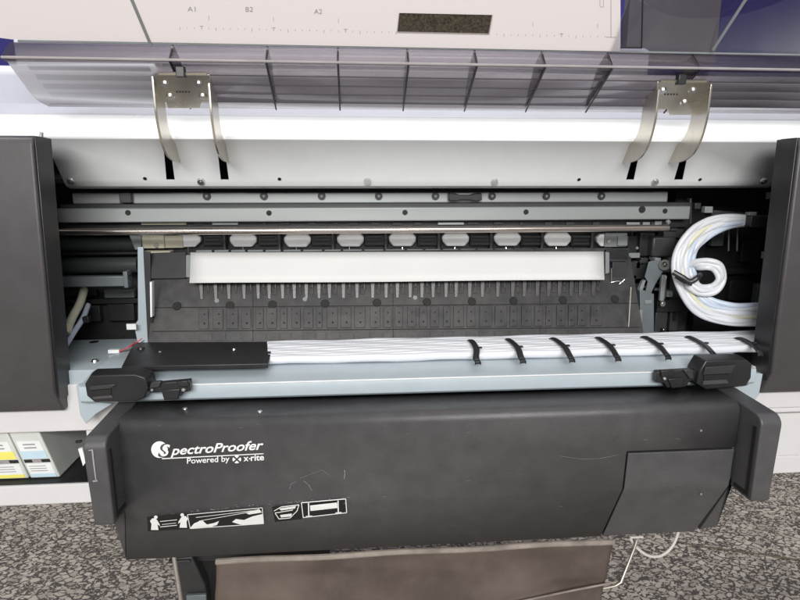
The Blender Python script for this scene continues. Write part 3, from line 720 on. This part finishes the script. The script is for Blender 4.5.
# ---- carriage mechanism between platen and loop
def pb_(a,b_,c,d,Y,dep,name,m,bev=.0008):
    k = MB(); k.pbox(a,b_,c,d,Y,dep); return k.build(name, M[m], mech, bevel=bev)
k = MB(); k.pbox(627,228,680,346,.95,.03); mech = k.build('carriage_mechanism', M['black'], pr, bevel=.002)
pb_(652.5,237,676,257,.905,.03,'motor_cover','dgray',.003); pb_(664,225,684,238,.915,.02,'cover_cap','dgray',.001)
pb_(628,236,641,252,.93,.02,'guide_block','black'); pb_(640,233,654,256,.92,.02,'guide_block','black')
pb_(612,262,627,284,.90,.02,'latch_block','dgray'); pb_(606,250,628,262,.915,.02,'latch_block','black'); pb_(628,262,645,290,.925,.02,'guide_block','dgray')
k = MB(); k.ppoly([(649,262),(656,260),(664,262),(664,270),(655,285),(650,296),(645,294),(648,282),(645,277)], .888, .003); k.build('linkage_plate', M['chassis'], mech, bevel=.0006)
k = MB(); k.ppoly([(640,289),(654,294),(654,333),(650,335),(642,333),(640,320)], .884, .012); k.build('lever_plate', M['chassis'], mech, bevel=.0006)
k = MB(); k.ppoly([(643,281),(646,280),(641,296),(639,290)], .886, .008); k.build('lever_plate', M['gray'], mech, bevel=.0006)
pb_(639,310,642.5,327,.875,.006,'spring_post','gray'); pb_(661,275,665.5,301,.89,.006,'guide_post','gray'); pb_(665,276,666.5,299,.888,.003,'post_edge','screw',.0003)
pb_(652,333,660,338,.884,.01,'foot','gray'); pb_(668,270,688,338,.935,.02,'frame_panel','dgray'); pb_(670,308,678,331,.915,.015,'frame_block','dgray'); pb_(674,311,677,321,.912,.004,'slot','unitdark',.0002)
pb_(657,300,690,312,.905,.012,'cross_lever','black'); pb_(655,312,667,336,.91,.02,'inner_block','dgray')
screw(mech, P(662,303.5,.888), (0,-1,0), .0055); screw(mech, P(663.5,329.5,.905), (0,-1,0), .004); screw(mech, P(641,262,.915),(0,-1,0),.003); screw(mech, P(668,222,.88),(0,-1,0),.004)
k = MB(); k.cyl(P(664.5,265,.89),P(664.5,265,.882),.0085,20); k.build('gear_hub', M['black'], mech); screw(mech, P(664.5,264.5,.8815),(0,-1,0),.0045)
k = MB(); k.tube([P(611,282.5,.895),P(618,281,.893),P(624,283,.895)],.0013,8); k.tube([P(619,284,.894),P(624.5,279.5,.894)],.0012,8); k.build('wing_clip', M['screw'], mech)
k = MB(); k.tube([P(611.5,268,.895),P(611.5,282,.895)],.0008,6); k.build('wing_wire', M['screw'], mech)
for a,b_,c,d,Y_,m_ in ((629,253,640,258,.918,'gray'),(641,258,648,263,.912,'dgray'),(629,292,636,300,.93,'dgray'),(630,303,637,331,.935,'dgray'),(668,238,683,252,.925,'dgray'),(669,254,679,262,.918,'gray'),(655,258,661,261,.9,'gray'),(668,332,688,341,.92,'dgray'),(643,222,650,227,.9,'gray'),(655,221,662,226,.9,'gray'),(671,226,678,231,.91,'dgray'),(681,240,687,268,.94,'dgray'),(645,300,652,304,.882,'gray'),(633,334,640,343,.9,'dgray'),(667,291,673,297,.9,'gray')):
    pb_(a,b_,c,d,Y_,.02,'small_fitting',m_,.0006)
for a,b_ in ((631,256),(672,258),(646,330),(674,337),(637,248),(684,246),(671,294)): screw(mech, P(a,b_,.896), (0,-1,0), .0024, random.choice(['screw','gray']))
k = MB(); k.tube(smoothpath([P(650,258,.9),P(657,270,.895),P(668,268,.9),P(676,258,.91),P(681,244,.92)]),.0011,8); k.build('lead_wire', M['black'], mech)
for i_ in range(16):
    a = random.uniform(628,668); b_ = random.uniform(232,330); pb_(a,b_,a+random.uniform(3,9),b_+random.uniform(2,8),.925,.02,'small_fitting',random.choice(['dgray','black','gray']),.0005)
# ---- latches on the beam
def latch(hp, clip, flip):
    Y0 = .700
    m = MB(); q = [P(a,b_,Y0) for a,b_ in hp]
    cxm = sum((v for v in q), Vector())/len(q)
    q2 = [cxm+(v-cxm)*1.06+Vector((0,.012,0)) for v in q]; q3 = [v+Vector((0,.014,0)) for v in q2]
    n = len(q)
    m.add(q+q2+q3, [list(range(n))]+[(i,(i+1)%n,n+(i+1)%n,n+i) for i in range(n)]+[(n+i,n+(i+1)%n,2*n+(i+1)%n,2*n+i) for i in range(n)]+[list(range(2*n,3*n))[::-1]])
    return m.build('latch', M['black'], pr, bevel=.0012)
hl = [(85,384),(90,376),(135,374.5),(145,378),(148,388),(144,398),(137,401),(95,402.5),(87,396)]
l1 = latch(hl, None, 0)
hr = [(700,371),(706,361),(746,360),(752,364),(751,378),(746,386),(706,389.5),(697,384)]
l2_ = latch(hr, None, 1)
def slabs(lat, specs):
    for nm, pts, Y, dep, m, bev in specs:
        k = MB(); k.ppoly(pts, Y, dep); k.build(nm, M[m], lat, bevel=bev)
slabs(l1, [('grip', [(89,386.5),(116,384.5),(111,388.5),(90,390.5)], .697, .005, 'dgray', .0006), ('grip_recess', [(90,391),(111,389.2),(111,395.5),(91,397)], .6985, .003, 'unitdark', .0003), ('grip_lip', [(92,397),(111,395.6),(113,398),(94,399.5)], .6975, .004, 'side', .0004),
  ('hook_bar', [(146,384.5),(190,380.5),(190.5,391),(183,392),(182,395.5),(168,397),(166,392),(150,393)], .706, .01, 'black', .001),
  ('hook_tab', [(151,382.5),(161,381.5),(159,387.5),(149,388.5)], .702, .006, 'dgray', .0008), ('hook_tab', [(176,382),(187,381),(189,386),(178,387)], .702, .006, 'black', .0008), ('hook_foot', [(161,390.5),(180,389),(178,399.5),(164,400.5)], .703, .008, 'black', .001)])
slabs(l2_, [('grip', [(706,367.5),(736,365),(731,373.5),(703.5,375)], .697, .005, 'dgray', .0006), ('grip_recess', [(704,375.5),(729,374),(727,379.5),(704,381)], .6985, .003, 'unitdark', .0003), ('grip_lip', [(704,381.2),(727,379.6),(729,383.5),(703,385)], .6975, .004, 'side', .0004),
  ('hook_bar', [(657,372),(700,369.5),(700,380),(690,381),(686,387),(667,388),(664,383),(656,382)], .706, .01, 'black', .001),
  ('hook_tab', [(661,371),(674,370),(675,376),(662,377)], .702, .006, 'black', .0008), ('hook_tab', [(684,370.5),(693,370),(694,378),(690,379)], .702, .006, 'dgray', .0008), ('hook_foot', [(668,379),(684,378),(683,387.5),(672,388.5)], .703, .008, 'black', .001)])
screw(l1, P(183.5,389.5,.7015), (0,-1,0), .0026); screw(l2_, P(664.5,378.5,.7015), (0,-1,0), .0026)
screw(l1, P(152,390,.7015), (0,-1,0), .0018, 'gray')

# ---- white cabinet under the works
YC = .765
zc_b = Z(505,YC,40); 
x_l, x_r = X(-260,450,YC), X(1080,450,YC)
ztop_l = Z(400,YC,40)
cab = MB()
zo1, zo0 = Z(432.5,YC,40), Z(485.5,YC,40)     # bay opening
xo1 = X(88.5,455,YC); xo0 = X(-230,455,YC)
cab.box(x_l, x_r, YC, YC+.012, zo1, ztop_l+.02); 
cabo = cab.build('cabinet', M['cab'], pr, bevel=.002)
k = MB(); k.box(x_l, x_r, YC, YC+.40, zc_b, zo0); k.build('cabinet_sill', M['cab'], cabo, bevel=.002)
k = MB(); k.box(xo1, x_r, YC+.0005, YC+.012, zo0, zo1); k.build('cabinet_front', M['cab'], cabo, bevel=.001)
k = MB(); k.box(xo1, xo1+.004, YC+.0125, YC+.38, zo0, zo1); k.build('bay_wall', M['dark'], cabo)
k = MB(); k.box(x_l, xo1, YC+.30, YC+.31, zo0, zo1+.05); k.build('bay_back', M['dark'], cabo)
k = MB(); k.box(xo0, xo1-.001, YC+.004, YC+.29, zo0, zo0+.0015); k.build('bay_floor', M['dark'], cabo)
k = MB(); k.tube([(X(756,414,YC),YC-.0006,Z(412.5,YC,780)),(x_r,YC-.0006,Z(412.5,YC,780))], .0012, 8); k.build('panel_seam', M['screw'], cabo)
k = MB(); k.ppoly([(75,441.5),(81,440.5),(81,443),(76,443.5)], YC-.002, .003); k.build('latch_mark', M['dark'], cabo)
k = MB(); k.ppoly([(78,449),(82,448),(86,462),(83,466)], YC-.003, .004); k.build('hinge_tab', M['label'], cabo)

# ================================================================== INK CARTRIDGES
def cartridge(fl_t, fr_t, fl_b, fr_b, lab, colm, label):
    Yt, Yb_ = YC+.013, YC+.0165
    a, b_, c, d = P(*fl_t,Yt), P(*fr_t,Yt), P(*fr_b,Yb_), P(*fl_b,Yb_)
    zb_ = zo0+.0025
    x0, x1 = a.x, b_.x; sk_ = ((d.x-a.x)+(c.x-b_.x))/2; x0 = (a.x+d.x-sk_)/2; x1 = (b_.x+c.x-sk_)/2
    o = MB(); zt__ = Z(430,Yt,40)
    pf_ = [(Yt,zt__,0),(Yb_,zb_,sk_),(Yb_+.17,zb_,sk_),(Yb_+.17,zt__+.0,0)]
    o.prism([(x0+s__,y_,z_) for y_,z_,s__ in pf_],[(x1+s__,y_,z_) for y_,z_,s__ in pf_])
    ob = thing('ink_cartridge', label, 'ink cartridge', ((x0+x1)/2,Yb_,zb_), 'ink cartridges in the cabinet bay')
    body = o.build('shell', M['cart'], ob, bevel=.002)
    def on(u0,u1,v0,v1,e,nm,m):
        q = []
        nrm = Vector((0,-(zt__-zb_),-(Yb_-Yt))).normalized()
        for u,v in ((u0,v0),(u1,v0),(u1,v1),(u0,v1)):
            q.append(Vector((x0+(x1-x0)*u+sk_*v, Yt+(Yb_-Yt)*v, zt__+(zb_-zt__)*v))+nrm*e)
        k_ = MB(); k_.prism(q,[v_-nrm*.0009 for v_ in q]); return k_.build(nm, M[m], ob)
    on(.12,.90,.22,.42,.0008,'label','label'); on(.10,.92,.42,.58,.0009,'colour_label',colm); on(.08,.94,.60,.665,.0007,'contact_strip','dark'); on(.36,.66,.60,.665,.0011,'contact_plate','inkgrey')
    on(.10,.92,.69,.90,.0008,'label','label'); on(.10,.92,.90,.97,.0009,'colour_label',colm if colm=='yellow' else 'cyan')
    for v in (.27,.34): on(.3,.7,v,v+.025,.0013,'print_line','inkgrey')
    for v in (.73,.78,.83): on(.16,.72,v,v+.012,.0013,'print_line','inkgrey')
    return ob
cartridge((8,434),(38,433),(31,484),(61,483), None, 'cyan', 'pale ink cartridge with a light blue label in the cabinet bay, nearest the black unit')
cartridge((-26,434),(6.5,434),(-2,484),(29.5,484), None, 'yellow', 'pale ink cartridge with a yellow label cut by the left photo edge')

# ================================================================== PAPER STRIP
pa = MB(); o_ = .016
rows = []
for j in range(5):
    v = j/4; row = []
    for i in range(25):
        u = i/24
        px = 190.5+(603.5-190.5)*u; py = (252.6-1.0*u)+(31.6-2.6*u)*v
        p = PP(px,py,o_)+pn*(.0012*math.sin(u*9+v)*v + .004*v*v); row.append(p)
    rows.append(row)
pa.strip(rows); ps = pa.build('paper_strip', M['paper'], None, solid=.0006)
tag(ps, 'long white paper strip hanging across the black platen below the white pinch rollers', 'paper')

# ================================================================== PROOFING UNIT
YU = .668
zU = Z(404,.70,420)               # top of the unit
un = thing('proofing_unit', 'scuffed charcoal measuring unit with white lettering mounted below the printer front beam', 'measuring unit', (0,YU,Z(545,YU)))
ux0, ux1 = X(119,455,YU), X(735.5,440,YU)
zcr = Z(499,YU,420); YL = .70; zlo = Z(545,YL,400)
rr = .011
prof_top = [(.745,zU)]+[(a,b_) for a,b_ in arc((YU+rr,zU-rr),rr,90,180,7)]
zdoor = Z(448.5,YU,680)
# core
core = [(.742,zU-.004),(YU+.014,zU-.004),(YU+.0045,zU-.015),(YU+.0045,zcr),(.742,zcr)]
corelo = [(.741,zcr-.0002),(YU+.0045,zcr-.0002),(YL+.0045,zlo+.003),(.741,zlo+.003)]
xq = X(694,532,.70)+.012
MB().yz(core, ux0+.002, ux1-.002).yz(corelo, X(126,553,.70)+.002, xq).build('inner_core', M['unitdark'], un)
sk = MB()
def chain(pts, x): return [Vector((x,a,b_)) for a,b_ in pts]
face_rows = prof_top+[(YU,zU-rr-.0012),(YU,zdoor)]
sk.strip([[Vector((ux0,a,b_)),Vector((X(626,450,YU),a,b_)),Vector((ux1,a,b_))] for a,b_ in face_rows])
xd1, xd2, xd3 = X(626,450,YU), X(621.5,491,YU), X(600.5,534,YL)
lowleft = X(126,553,YL)
cr_pts = [(YU+.0002,zcr+.002),(YU+.001,zcr-.002)]
low_rows = [([ux0,xd1],YU,zdoor), ([ux0,xd2],YU,zcr+.003), ([ux0+.0003,xd2-.0008],YU+.0012,zcr-.002), ([lowleft,xd3],YL,zlo), ([lowleft,xd3],.745,zlo)]
sk.strip([[Vector((xs[0],y,z)),Vector((xs[1],y,z))] for xs,y,z in low_rows])
body = sk.build('body', M['unit'], un, smooth=14, solid=.003, off=0)
# access door
g = .0028
xr1, xr2, xr3 = X(734,452,YU)-.0005, X(727,495,YU), X(694,532,YL)
dr = MB()
drows = [([xd1+g,xr1],YU,zdoor-g*1.2), ([xd2+g,xr2],YU,zcr+.003), ([xd2+g-.0008,xr2-.0008],YU+.0012,zcr-.002), ([xd3+g*1.2,xr3],YL,zlo), ([xd3+g*1.2,xr3],.742,zlo)]
dr.strip([[Vector((xs[0],y,z)),Vector((xs[1],y,z))] for xs,y,z in drows])
dr.build('access_door', M['unit'], un, smooth=0, solid=.003, off=0, bevel=.0011)
# corner piece right of the door
cr_ = MB()
cr_.prism([(xr2+.006,YU+.001,zcr+.004),(ux1+.001,YU+.001,zcr+.008),(ux1+.0015,YU+.003,zcr-.012),(xr3+.034,YL,zlo+.006),(xr3+.008,YL,zlo)], [(xr2+.006,.742,zcr+.004),(ux1+.001,.742,zcr+.008),(ux1+.0015,.742,zcr-.012),(xr3+.034,.742,zlo+.006),(xr3+.008,.742,zlo)])
cr_.build('corner_piece', M['unit'], un, bevel=.001)
MB().prism([(ux1-.0025,YU+.001,zdoor-.001),(ux1,YU+.001,zdoor-.001),(ux1,YU+.001,zcr+.008),(ux1-.0025,YU+.001,zcr+.008)],[(ux1-.0025,.70,zdoor-.001),(ux1,.70,zdoor-.001),(ux1,.70,zcr+.008),(ux1-.0025,.70,zcr+.008)]).build('door_jamb', M['unit'], un)
# lower left wedge
wz = MB(); a = Z(527,YU,115)
wz.prism([(X(113.5,525,YU),YU+.002,a+.004),(ux0-.001,YU+.002,zcr+.0),(lowleft-.0012,YL,zlo)], [(X(113.5,525,YU),.742,a+.004),(ux0-.001,.742,zcr+.0),(lowleft-.0012,.742,zlo)])
wz.build('corner_piece', M['unit'], un, bevel=.0006)
# end caps: strips with the same rounded run, standing further forward
def endcap(pl, pr2, pyt, pyb, Yc, taper, sgn):
    x0, x1 = X(pl,470,Yc), X(pr2,470,Yc); zt_c = zU-.001; zb_c = Z(pyb,Yc,(pl+pr2)/2); r_ = .014
    pf = [(.735,zt_c+.004)]+[(a,b_) for a,b_ in arc((Yc+r_,zt_c-r_),r_,90,180,8)]+[(Yc,zb_c+.003),(Yc+.003,zb_c),(.735,zb_c)]
    tp = taper
    A = [(x0+(tp if sgn<0 else 0)*max(0,(zU-.03-b_)/.1), a, b_) for a,b_ in pf]; B = [(x1+(tp if sgn>0 else 0)*max(0,(zU-.03-b_)/.1), a, b_) for a,b_ in pf]
    return MB().prism(A,B).build('end_cap', M['unit'], un, bevel=.0025, seg=3)
ecl = endcap(85,108,430,527,.628,.004,-1)
ecr = endcap(755.5,776,425,502,.628,-.004,1)
# recesses between caps and body
def recess(x0, x1, zb_, lit):
    k = MB(); k.box(x0, x1, YU+.032, .735, zb_, zU-.006); o = k.build('end_recess', M['unitdark'] if not lit else M['unit'], un, bevel=.001); return o
recess(X(108,470,.628)-.004, ux0+.001, Z(512,YU,112), 1)
recess(ux1-.001, X(755.5,470,.628)+.004, Z(499,YU,745), 1)
mb = MB(); mb.ppoly([(110,510),(121,503),(121,509),(110,516)], YU-.012, .03); mb.build('recess_floor', M['gray'], un, bevel=.0008)
for x_, sg, cap in ((X(108,470,.628), 1, ecl), (X(755.5,470,.628), -1, ecr)):
    tp_x = lambda b_: 0
    zb2 = Z(522 if sg > 0 else 498, .628, 100 if sg > 0 else 765)
    MB().box(x_-.0004*sg, x_+.0012*sg, .634, .640, zb2, zU-.018).build('groove', M['unitdark'], un)
    MB().box(x_-.0004*sg, x_+.0009*sg, .6405, .662, zb2-.001, zb2+.004).build('groove', M['unitdark'], un)
# top screws, dimple
for px,py in ((185,409.5),(260,412.5)):
    p = PZ(px,py,zU+.0003); screw(un, p, (0,0,1), .0035)
for px,py in ((701,430.5),(701,494)):
    p = P(px,py,YU-.0014); MB().cyl(p, p+Vector((0,-.0006,0)), .0016, 10).build('dimple', M['gray'], un)
# printed lettering
Yp = YU-.0021
def unitP(px, py, e=0.): return P(px, py, Yp-e)
def put_text(s_, x0, y0, x1, y1, hpx, shear=0, bold=0, name='lettering'):
    vs, fs = text_mesh(s_, 1, shear, bold); a = min(v.x for v in vs); b_ = max(v.x for v in vs)
    k = MB(); q = []
    for v in vs:
        u = (v.x-a)/(b_-a); q.append(unitP(x0+(x1-x0)*u, y0+(y1-y0)*u-v.y*hpx))
    k.add(q, fs); return k.build(name, M['print'], un, smooth=0)
put_text('pectroProofer', 170.5, 455.0, 263.5, 449.2, 12.6, .28, .018)
# round emblem with an S cut through it
def flat(pts, name='emblem', m='print', e=0.):
    k = MB(); k.add([unitP(a,b_,e) for a,b_ in pts], [list(range(len(pts)))]); return k.build(name, M[m], un, smooth=0)
circ = [(159.5+8.3*math.cos(R(t)), 449.6+8.3*math.sin(R(t))) for t in range(0,360,10)]
flat(circ)
vs, fs = text_mesh('S', 1, .28, .02)
k = MB(); k.add([unitP(157.2+v.x*18.5, 456.6-v.y*18.2, .0004) for v in vs], fs); k.build('emblem_letter', M['unit'], un, smooth=0)
k = MB(); k.add([unitP(159.8+v.x*17.0, 455.8-v.y*16.0, .0008) for v in vs], fs)
k.build('lettering', M['print'], un, smooth=0)
flat([(162,458.2),(263.5,453.3),(263.5,454.1),(162,459.2)], 'underline')
put_text('Powered by', 187, 463.6, 229.5, 461.3, 8.0, 0, .01)
put_text('x', 243.5, 461.2, 248.6, 460.9, 8.6, 0, .02); put_text('rite', 250.8, 460.8, 264, 460.0, 8.6, 0, .02)
flat([(249.0,458.2),(250.4,458.1),(250.4,459.3),(249.0,459.4)], 'emblem')
cx0, cy0 = 236.8, 459.4
for t in (0,90,180,270):
    flat([(cx0+4.3*math.cos(R(t-33)),cy0+3.9*math.sin(R(t-33)))]+[(cx0+4.3*math.cos(R(t-33+q*6.6)),cy0+3.9*math.sin(R(t-33+q*6.6))) for q in range(1,11)]+[(cx0+1.2*math.cos(R(t)),cy0+1.1*math.sin(R(t)))], 'emblem')

# pictogram stickers just at the crease
sn_p0 = Vector((0,YU,zcr-.001)); sn_n = Vector((0,-(zcr-zlo),-(YL-YU))).normalized()
if sn_n.y > 0: sn_n = -sn_n
def LP(px, py, e=0.):
    a = P(px,py,YU-.0022-e)
    if a.z >= zcr-.0005: return a
    return PL(px,py,sn_p0+sn_n*(.0022+e),sn_n)
def lflat(pts, name, m, e, par=None):
    k = MB(); k.add([LP(a,b_,e) for a,b_ in pts], [list(range(len(pts)))]); return k.build(name, M[m], par or un, smooth=0)
def lline(pts, w, e, par, m='print'):
    k = MB()
    for (a,b_),(c,d) in zip(pts[:-1],pts[1:]):
        v = Vector((c-a,d-b_)); v.normalize(); n_ = Vector((-v.y,v.x))*w*.5
        k.add([LP(a+n_.x,b_+n_.y,e),LP(c+n_.x,d+n_.y,e),LP(c-n_.x,d-n_.y,e),LP(a-n_.x,b_-n_.y,e)],[(0,1,2,3)])
    return k.build('pictogram_line', M[m], par, smooth=0)
s1 = lflat([(147,517),(188,513.5),(189,529),(148,531.5)], 'sticker', 'unitdark', 0)
s2 = lflat([(187,514.5),(262.5,507.5),(264,524),(190,529)], 'sticker', 'unitdark', .0002)
s3 = lflat([(272,507),(301,503.5),(302,519),(275,522)], 'sticker', 'unitdark', 0)
s4 = lflat([(301,502.5),(346,498.5),(347,513),(303,518)], 'sticker', 'unitdark', .0002)
E = .0006
for mx_, cx2 in ((1,0),(-1,338)):
    f_ = lambda a: a if mx_ == 1 else cx2-a
    dy_ = 0 if mx_ == 1 else -2.3
    lflat([(f_(151),530+dy_),(f_(151.5),524+dy_),(f_(150),521+dy_),(f_(152),518.5+dy_),(f_(155.5),518+dy_),(f_(157),520+dy_),(f_(159.5),524+dy_),(f_(160),526+dy_),(f_(157.5),524.5+dy_),(f_(158.5),530+dy_)], 'pictogram', 'print', E, s1)
    hx_, hy_ = f_(155.8), 517.2+dy_; lflat([(hx_+1.9*math.cos(R(q)),hy_+1.7*math.sin(R(q))) for q in range(0,360,30)], 'pictogram', 'print', E+.0001, s1)
lline([(160,521.5),(177,519.8)],.6,E,s1); lline([(160,527),(177,525.2)],.7,E,s1); lline([(162,524.5),(176,523)],.5,E,s1)
lline([(187.4,514.7),(262.3,507.8),(263.6,523.6),(190.2,528.6),(187.4,514.7)],.7,E,s2)
lline([(196,517.5),(258,510)],.5,E,s2); lline([(199,521),(250,512)],.5,E,s2)
lflat([(190,528.2),(194,523.5),(202,520),(204,522),(207,524.5),(214,523),(219,521),(217,525),(209,527.5)],'pictogram','print',E,s2)
lflat([(232,522),(236,519),(244,520),(252,516.5),(262.5,514),(263.2,523.5),(246,524.8),(240,524.5)],'pictogram','print',E,s2)
lflat([(245,512.5),(259,509),(262,512.5),(249,514.5)],'pictogram','print',E,s2)
lline([(274,511),(281,507),(299,504.8),(297,511),(290,518),(279,519),(275,513),(293,510)],.8,E,s3)
lflat([(279,508.5),(296,506),(295,508.5),(281,510.5)],'pictogram','print',E,s3); lflat([(280,515),(292,513.5),(291,516.5),(281,517.5)],'pictogram','print',E,s3)
lline([(301.4,502.8),(345.7,498.9),(346.7,512.7),(303.2,517.6),(301.4,502.8)],.8,E,s4)
lflat([(310,505.5),(337,502.5),(337.5,508),(310.5,511)],'pictogram','print',E,s4)
for a in (308.5,338): lline([(a,503+(-2.5 if a>320 else 0)),(a+.3,516.5+(-3.5 if a>320 else 0))],1.2,E,s4); lline([(a-2.5,516.5+(-3.5 if a>320 else 0)),(a+3.5,516+(-3.6 if a>320 else 0))],1.0,E,s4)
# scuffs and worn paint
wk = random.Random(3)
sc = MB()
def scuff(pts, w):
    for (a,b_),(c,d) in zip(pts[:-1],pts[1:]):
        v = Vector((c-a,d-b_)); v.normalize(); n_ = Vector((-v.y,v.x))*w*.5
        sc.add([LP(a+n_.x,b_+n_.y,.0001),LP(c+n_.x*.6,d+n_.y*.6,.0001),LP(c-n_.x*.6,d-n_.y*.6,.0001),LP(a-n_.x,b_-n_.y,.0001)],[(0,1,2,3)])
for i_ in range(34):
    a = wk.uniform(186,348); b_ = 511.5-(a-186)*.088+wk.uniform(-.7,.7)
    scuff([(a,b_),(a+wk.uniform(.6,3),b_-wk.uniform(-.1,.4))], wk.uniform(.2,.7))
scuff([(289.5,489),(291,484),(296,481.5)],.4); scuff([(304,481),(309,485),(312,491)],.6); scuff([(344.5,470),(345,474),(344,479)],.8)
for i_ in range(46):
    a = wk.uniform(125,730); b_ = wk.choice([wk.uniform(424,440), wk.uniform(470,500), wk.uniform(500,530)]); L2 = wk.uniform(.4,4); an = wk.uniform(-.5,.5)
    if not (a > 598 and b_ > 446): scuff([(a,b_),(a+L2,b_+L2*an)], wk.uniform(.12,.3))
scuff([(560,456),(580,459),(600,458.5),(618,455)],.25); scuff([(300,478),(322,470),(330,476)],.25)
sc.build('scuff_marks', M['gray'], un, smooth=0)
tp_ = MB()
for pts in ([(88.5,450),(93,449.3),(94.5,464),(96.5,480.5),(95.5,481),(92.8,462),(91.5,450.6),(88.6,451)], [(92.5,480.6),(97.5,479.8),(97.3,481.6),(93,482)]):
    q = [P(a,b_,.6272) for a,b_ in pts]; tp_.add(q,[list(range(len(q)))])
tp_.build('tape_residue', M['inkgrey'], un, smooth=0)

# ================================================================== BASKET
YS = .775
bk = thing('paper_basket', 'brown cloth paper basket on a wire frame hanging below the charcoal unit', 'paper basket', (0,YS,.2))
def BP(px, py): 
    # cloth sheet: hangs from the hem, leaning a little to the viewer
    n_ = Vector((0,-1,.25)).normalized(); return PL(px,py,Vector((0,YS,Z(553,YS,400))),n_)
ch = MB(); rows = []
rgn = random.Random(11)
ph = [rgn.uniform(0,6) for _ in range(6)]
for j in range(28):
    v = j/27; row = []
    for i in range(101):
        u = i/100
        px = 216.5+(613-216.5)*u+ (4*v*(1-u)*-1) - 10*v*u; py = (561.5-20.5*u)+ (85-10*u)*v
        if u > .86: pass
        p = BP(px,py); p.y += (.003*math.sin(u*9+ph[0]+v*3)+.0015*math.sin(u*23-v*7+ph[1])+.005*abs(math.sin(u*6+v*4+ph[2]))+.004*abs(math.sin(u*4-v*7+ph[3])))*min(1,v*4); row.append(p)
    rows.append(row)
ch.strip(rows); ch.build('cloth', M['cloth'], bk, solid=.001)
hm = MB(); hp_ = []
for i in range(41):
    u = i/40; p = BP(216.5+(613-216.5)*u, 560.5-20.3*u); p.y -= .003; p.z += .0018*math.sin(u*17)*.6; hp_.append(p)
hm.tube(hp_, .0045, 10); hm.build('hem', M['hem'], bk)
lf = MB(); 
q = [BP(617,580)+Vector((0,-.004,0)), BP(560,590)+Vector((0,-.006,0)), BP(480,606)+Vector((0,-.008,0))]
lf.tube(smoothpath(q), .0016, 8); lf.build('fold_edge', M['hem'], bk)
w1 = MB(); w1.tube([BP(634,536)+Vector((0,-.01,0)), BP(631,545)+Vector((0,-.01,0)), BP(618,578)+Vector((0,-.01,0)), BP(612,581.5)+Vector((0,-.01,0)), BP(600,584)+Vector((0,-.01,0))], .0022, 10); w1.build('wire_frame', M['wire'], bk)
w2 = MB(); w2.tube([BP(174,540)+Vector((0,-.01,0)), BP(186,615)+Vector((0,-.01,0))], .0032, 10); w2.build('wire_frame', M['wire'], bk)
w3 = MB(); w3.tube(smoothpath([BP(630,538),BP(636,547),BP(648,555.5),BP(660,556),BP(670,549),BP(676,539),BP(679,528)],6), .0022, 10); w3.build('wire_loop', M['wirew'], bk)
w4 = MB(); w4.tube([BP(630,537.5),BP(643,537)], .0018, 8); w4.build('wire_stub', M['wirew'], bk)

# ---- stand leg of the printer behind the basket
YG = .84
k = MB(); k.ppoly([(168,548),(330,548),(330,562),(172,562)], YG, .03); leg = k.build('stand_crossbar', M['black'], pr, bevel=.002)
k = MB(); k.ppoly([(171,559),(192,557),(205,585),(212,640),(192,640)], YG-.012, .03); k.build('stand_leg', M['dgray'], pr, bevel=.002)
k = MB(); k.ppoly([(189,560),(225,560),(225,640),(216,640),(203,590)], YG+.01, .03); k.build('stand_leg', M['unitdark'], pr, bevel=.002)
k = MB(); k.ppoly([(186,596),(206,595),(208,640),(190,640)], YG-.02, .006); k.build('stand_plate', M['chassis'], pr, bevel=.001)
k = MB(); k.ppoly([(168,561.5),(190,560.5),(190,563),(168,564)], YG-.016, .01); k.build('stand_plate', M['dgray'], pr, bevel=.001)
# ---- tan cord on the floor
kp = smoothpath([PZ(676,541,.003),PZ(700,546,.003),PZ(730,550,.003),PZ(760,554,.003),PZ(800,560,.003),PZ(850,566,.003)],6)
co = MB().tube(kp, .0019, 8).build('floor_cord', M['tan']); tag(co, 'thin tan cord lying across the speckled floor right of the basket', 'cord')

# ================================================================== LIGHT
w = bpy.data.worlds.new('World'); S.world = w; w.use_nodes = True
bg = w.node_tree.nodes['Background']
_n = w.node_tree.nodes; _l = w.node_tree.links
_tc = _n.new('ShaderNodeTexCoord'); _sx = _n.new('ShaderNodeSeparateXYZ'); _l.new(_tc.outputs['Generated'], _sx.inputs[0])
_mr = _n.new('ShaderNodeMapRange'); _mr.inputs[1].default_value = -1; _mr.inputs[2].default_value = 1; _l.new(_sx.outputs[2], _mr.inputs[0])
_cr = _n.new('ShaderNodeValToRGB'); _l.new(_mr.outputs[0], _cr.inputs[0]); _l.new(_cr.outputs[0], bg.inputs[0])
_e = _cr.color_ramp.elements; _e[0].color = (.6,.6,.6,1); _e[0].position = .45; _e[1].color = (1.25,1.25,1.25,1); _e[1].position = .9
_q = _e.new(.6); _q.color = (.8,.8,.82,1)
bg.inputs[1].default_value = .45
def area(name, loc, sx_, sy_, power, target, col=(1,.98,.95)):
    l = bpy.data.lights.new(name, 'AREA'); l.shape = 'RECTANGLE'; l.size = sx_; l.size_y = sy_; l.energy = power; l.color = col
    o = bpy.data.objects.new(name, l); COL.objects.link(o); o.location = loc
    o.rotation_euler = (Vector(target)-Vector(loc)).to_track_quat('-Z','Y').to_euler(); return o
area('ceiling_and_fill_lamp', (0,.95,2.7), 2.6, .4, 40, (0,.9,0))
area('ceiling_and_fill_lamp', (-.1,-1.7,1.8), 1.8, .6, 84, (0,.8,.8))  # unseen low front fill, added to brighten hood, sheet and works
S.view_settings.view_transform = 'Standard'; S.view_settings.look = 'None'; S.view_settings.exposure = 0; S.view_settings.gamma = 1
S.cycles.use_denoising = True; S.cycles.max_bounces = 10; S.cycles.transparent_max_bounces = 16
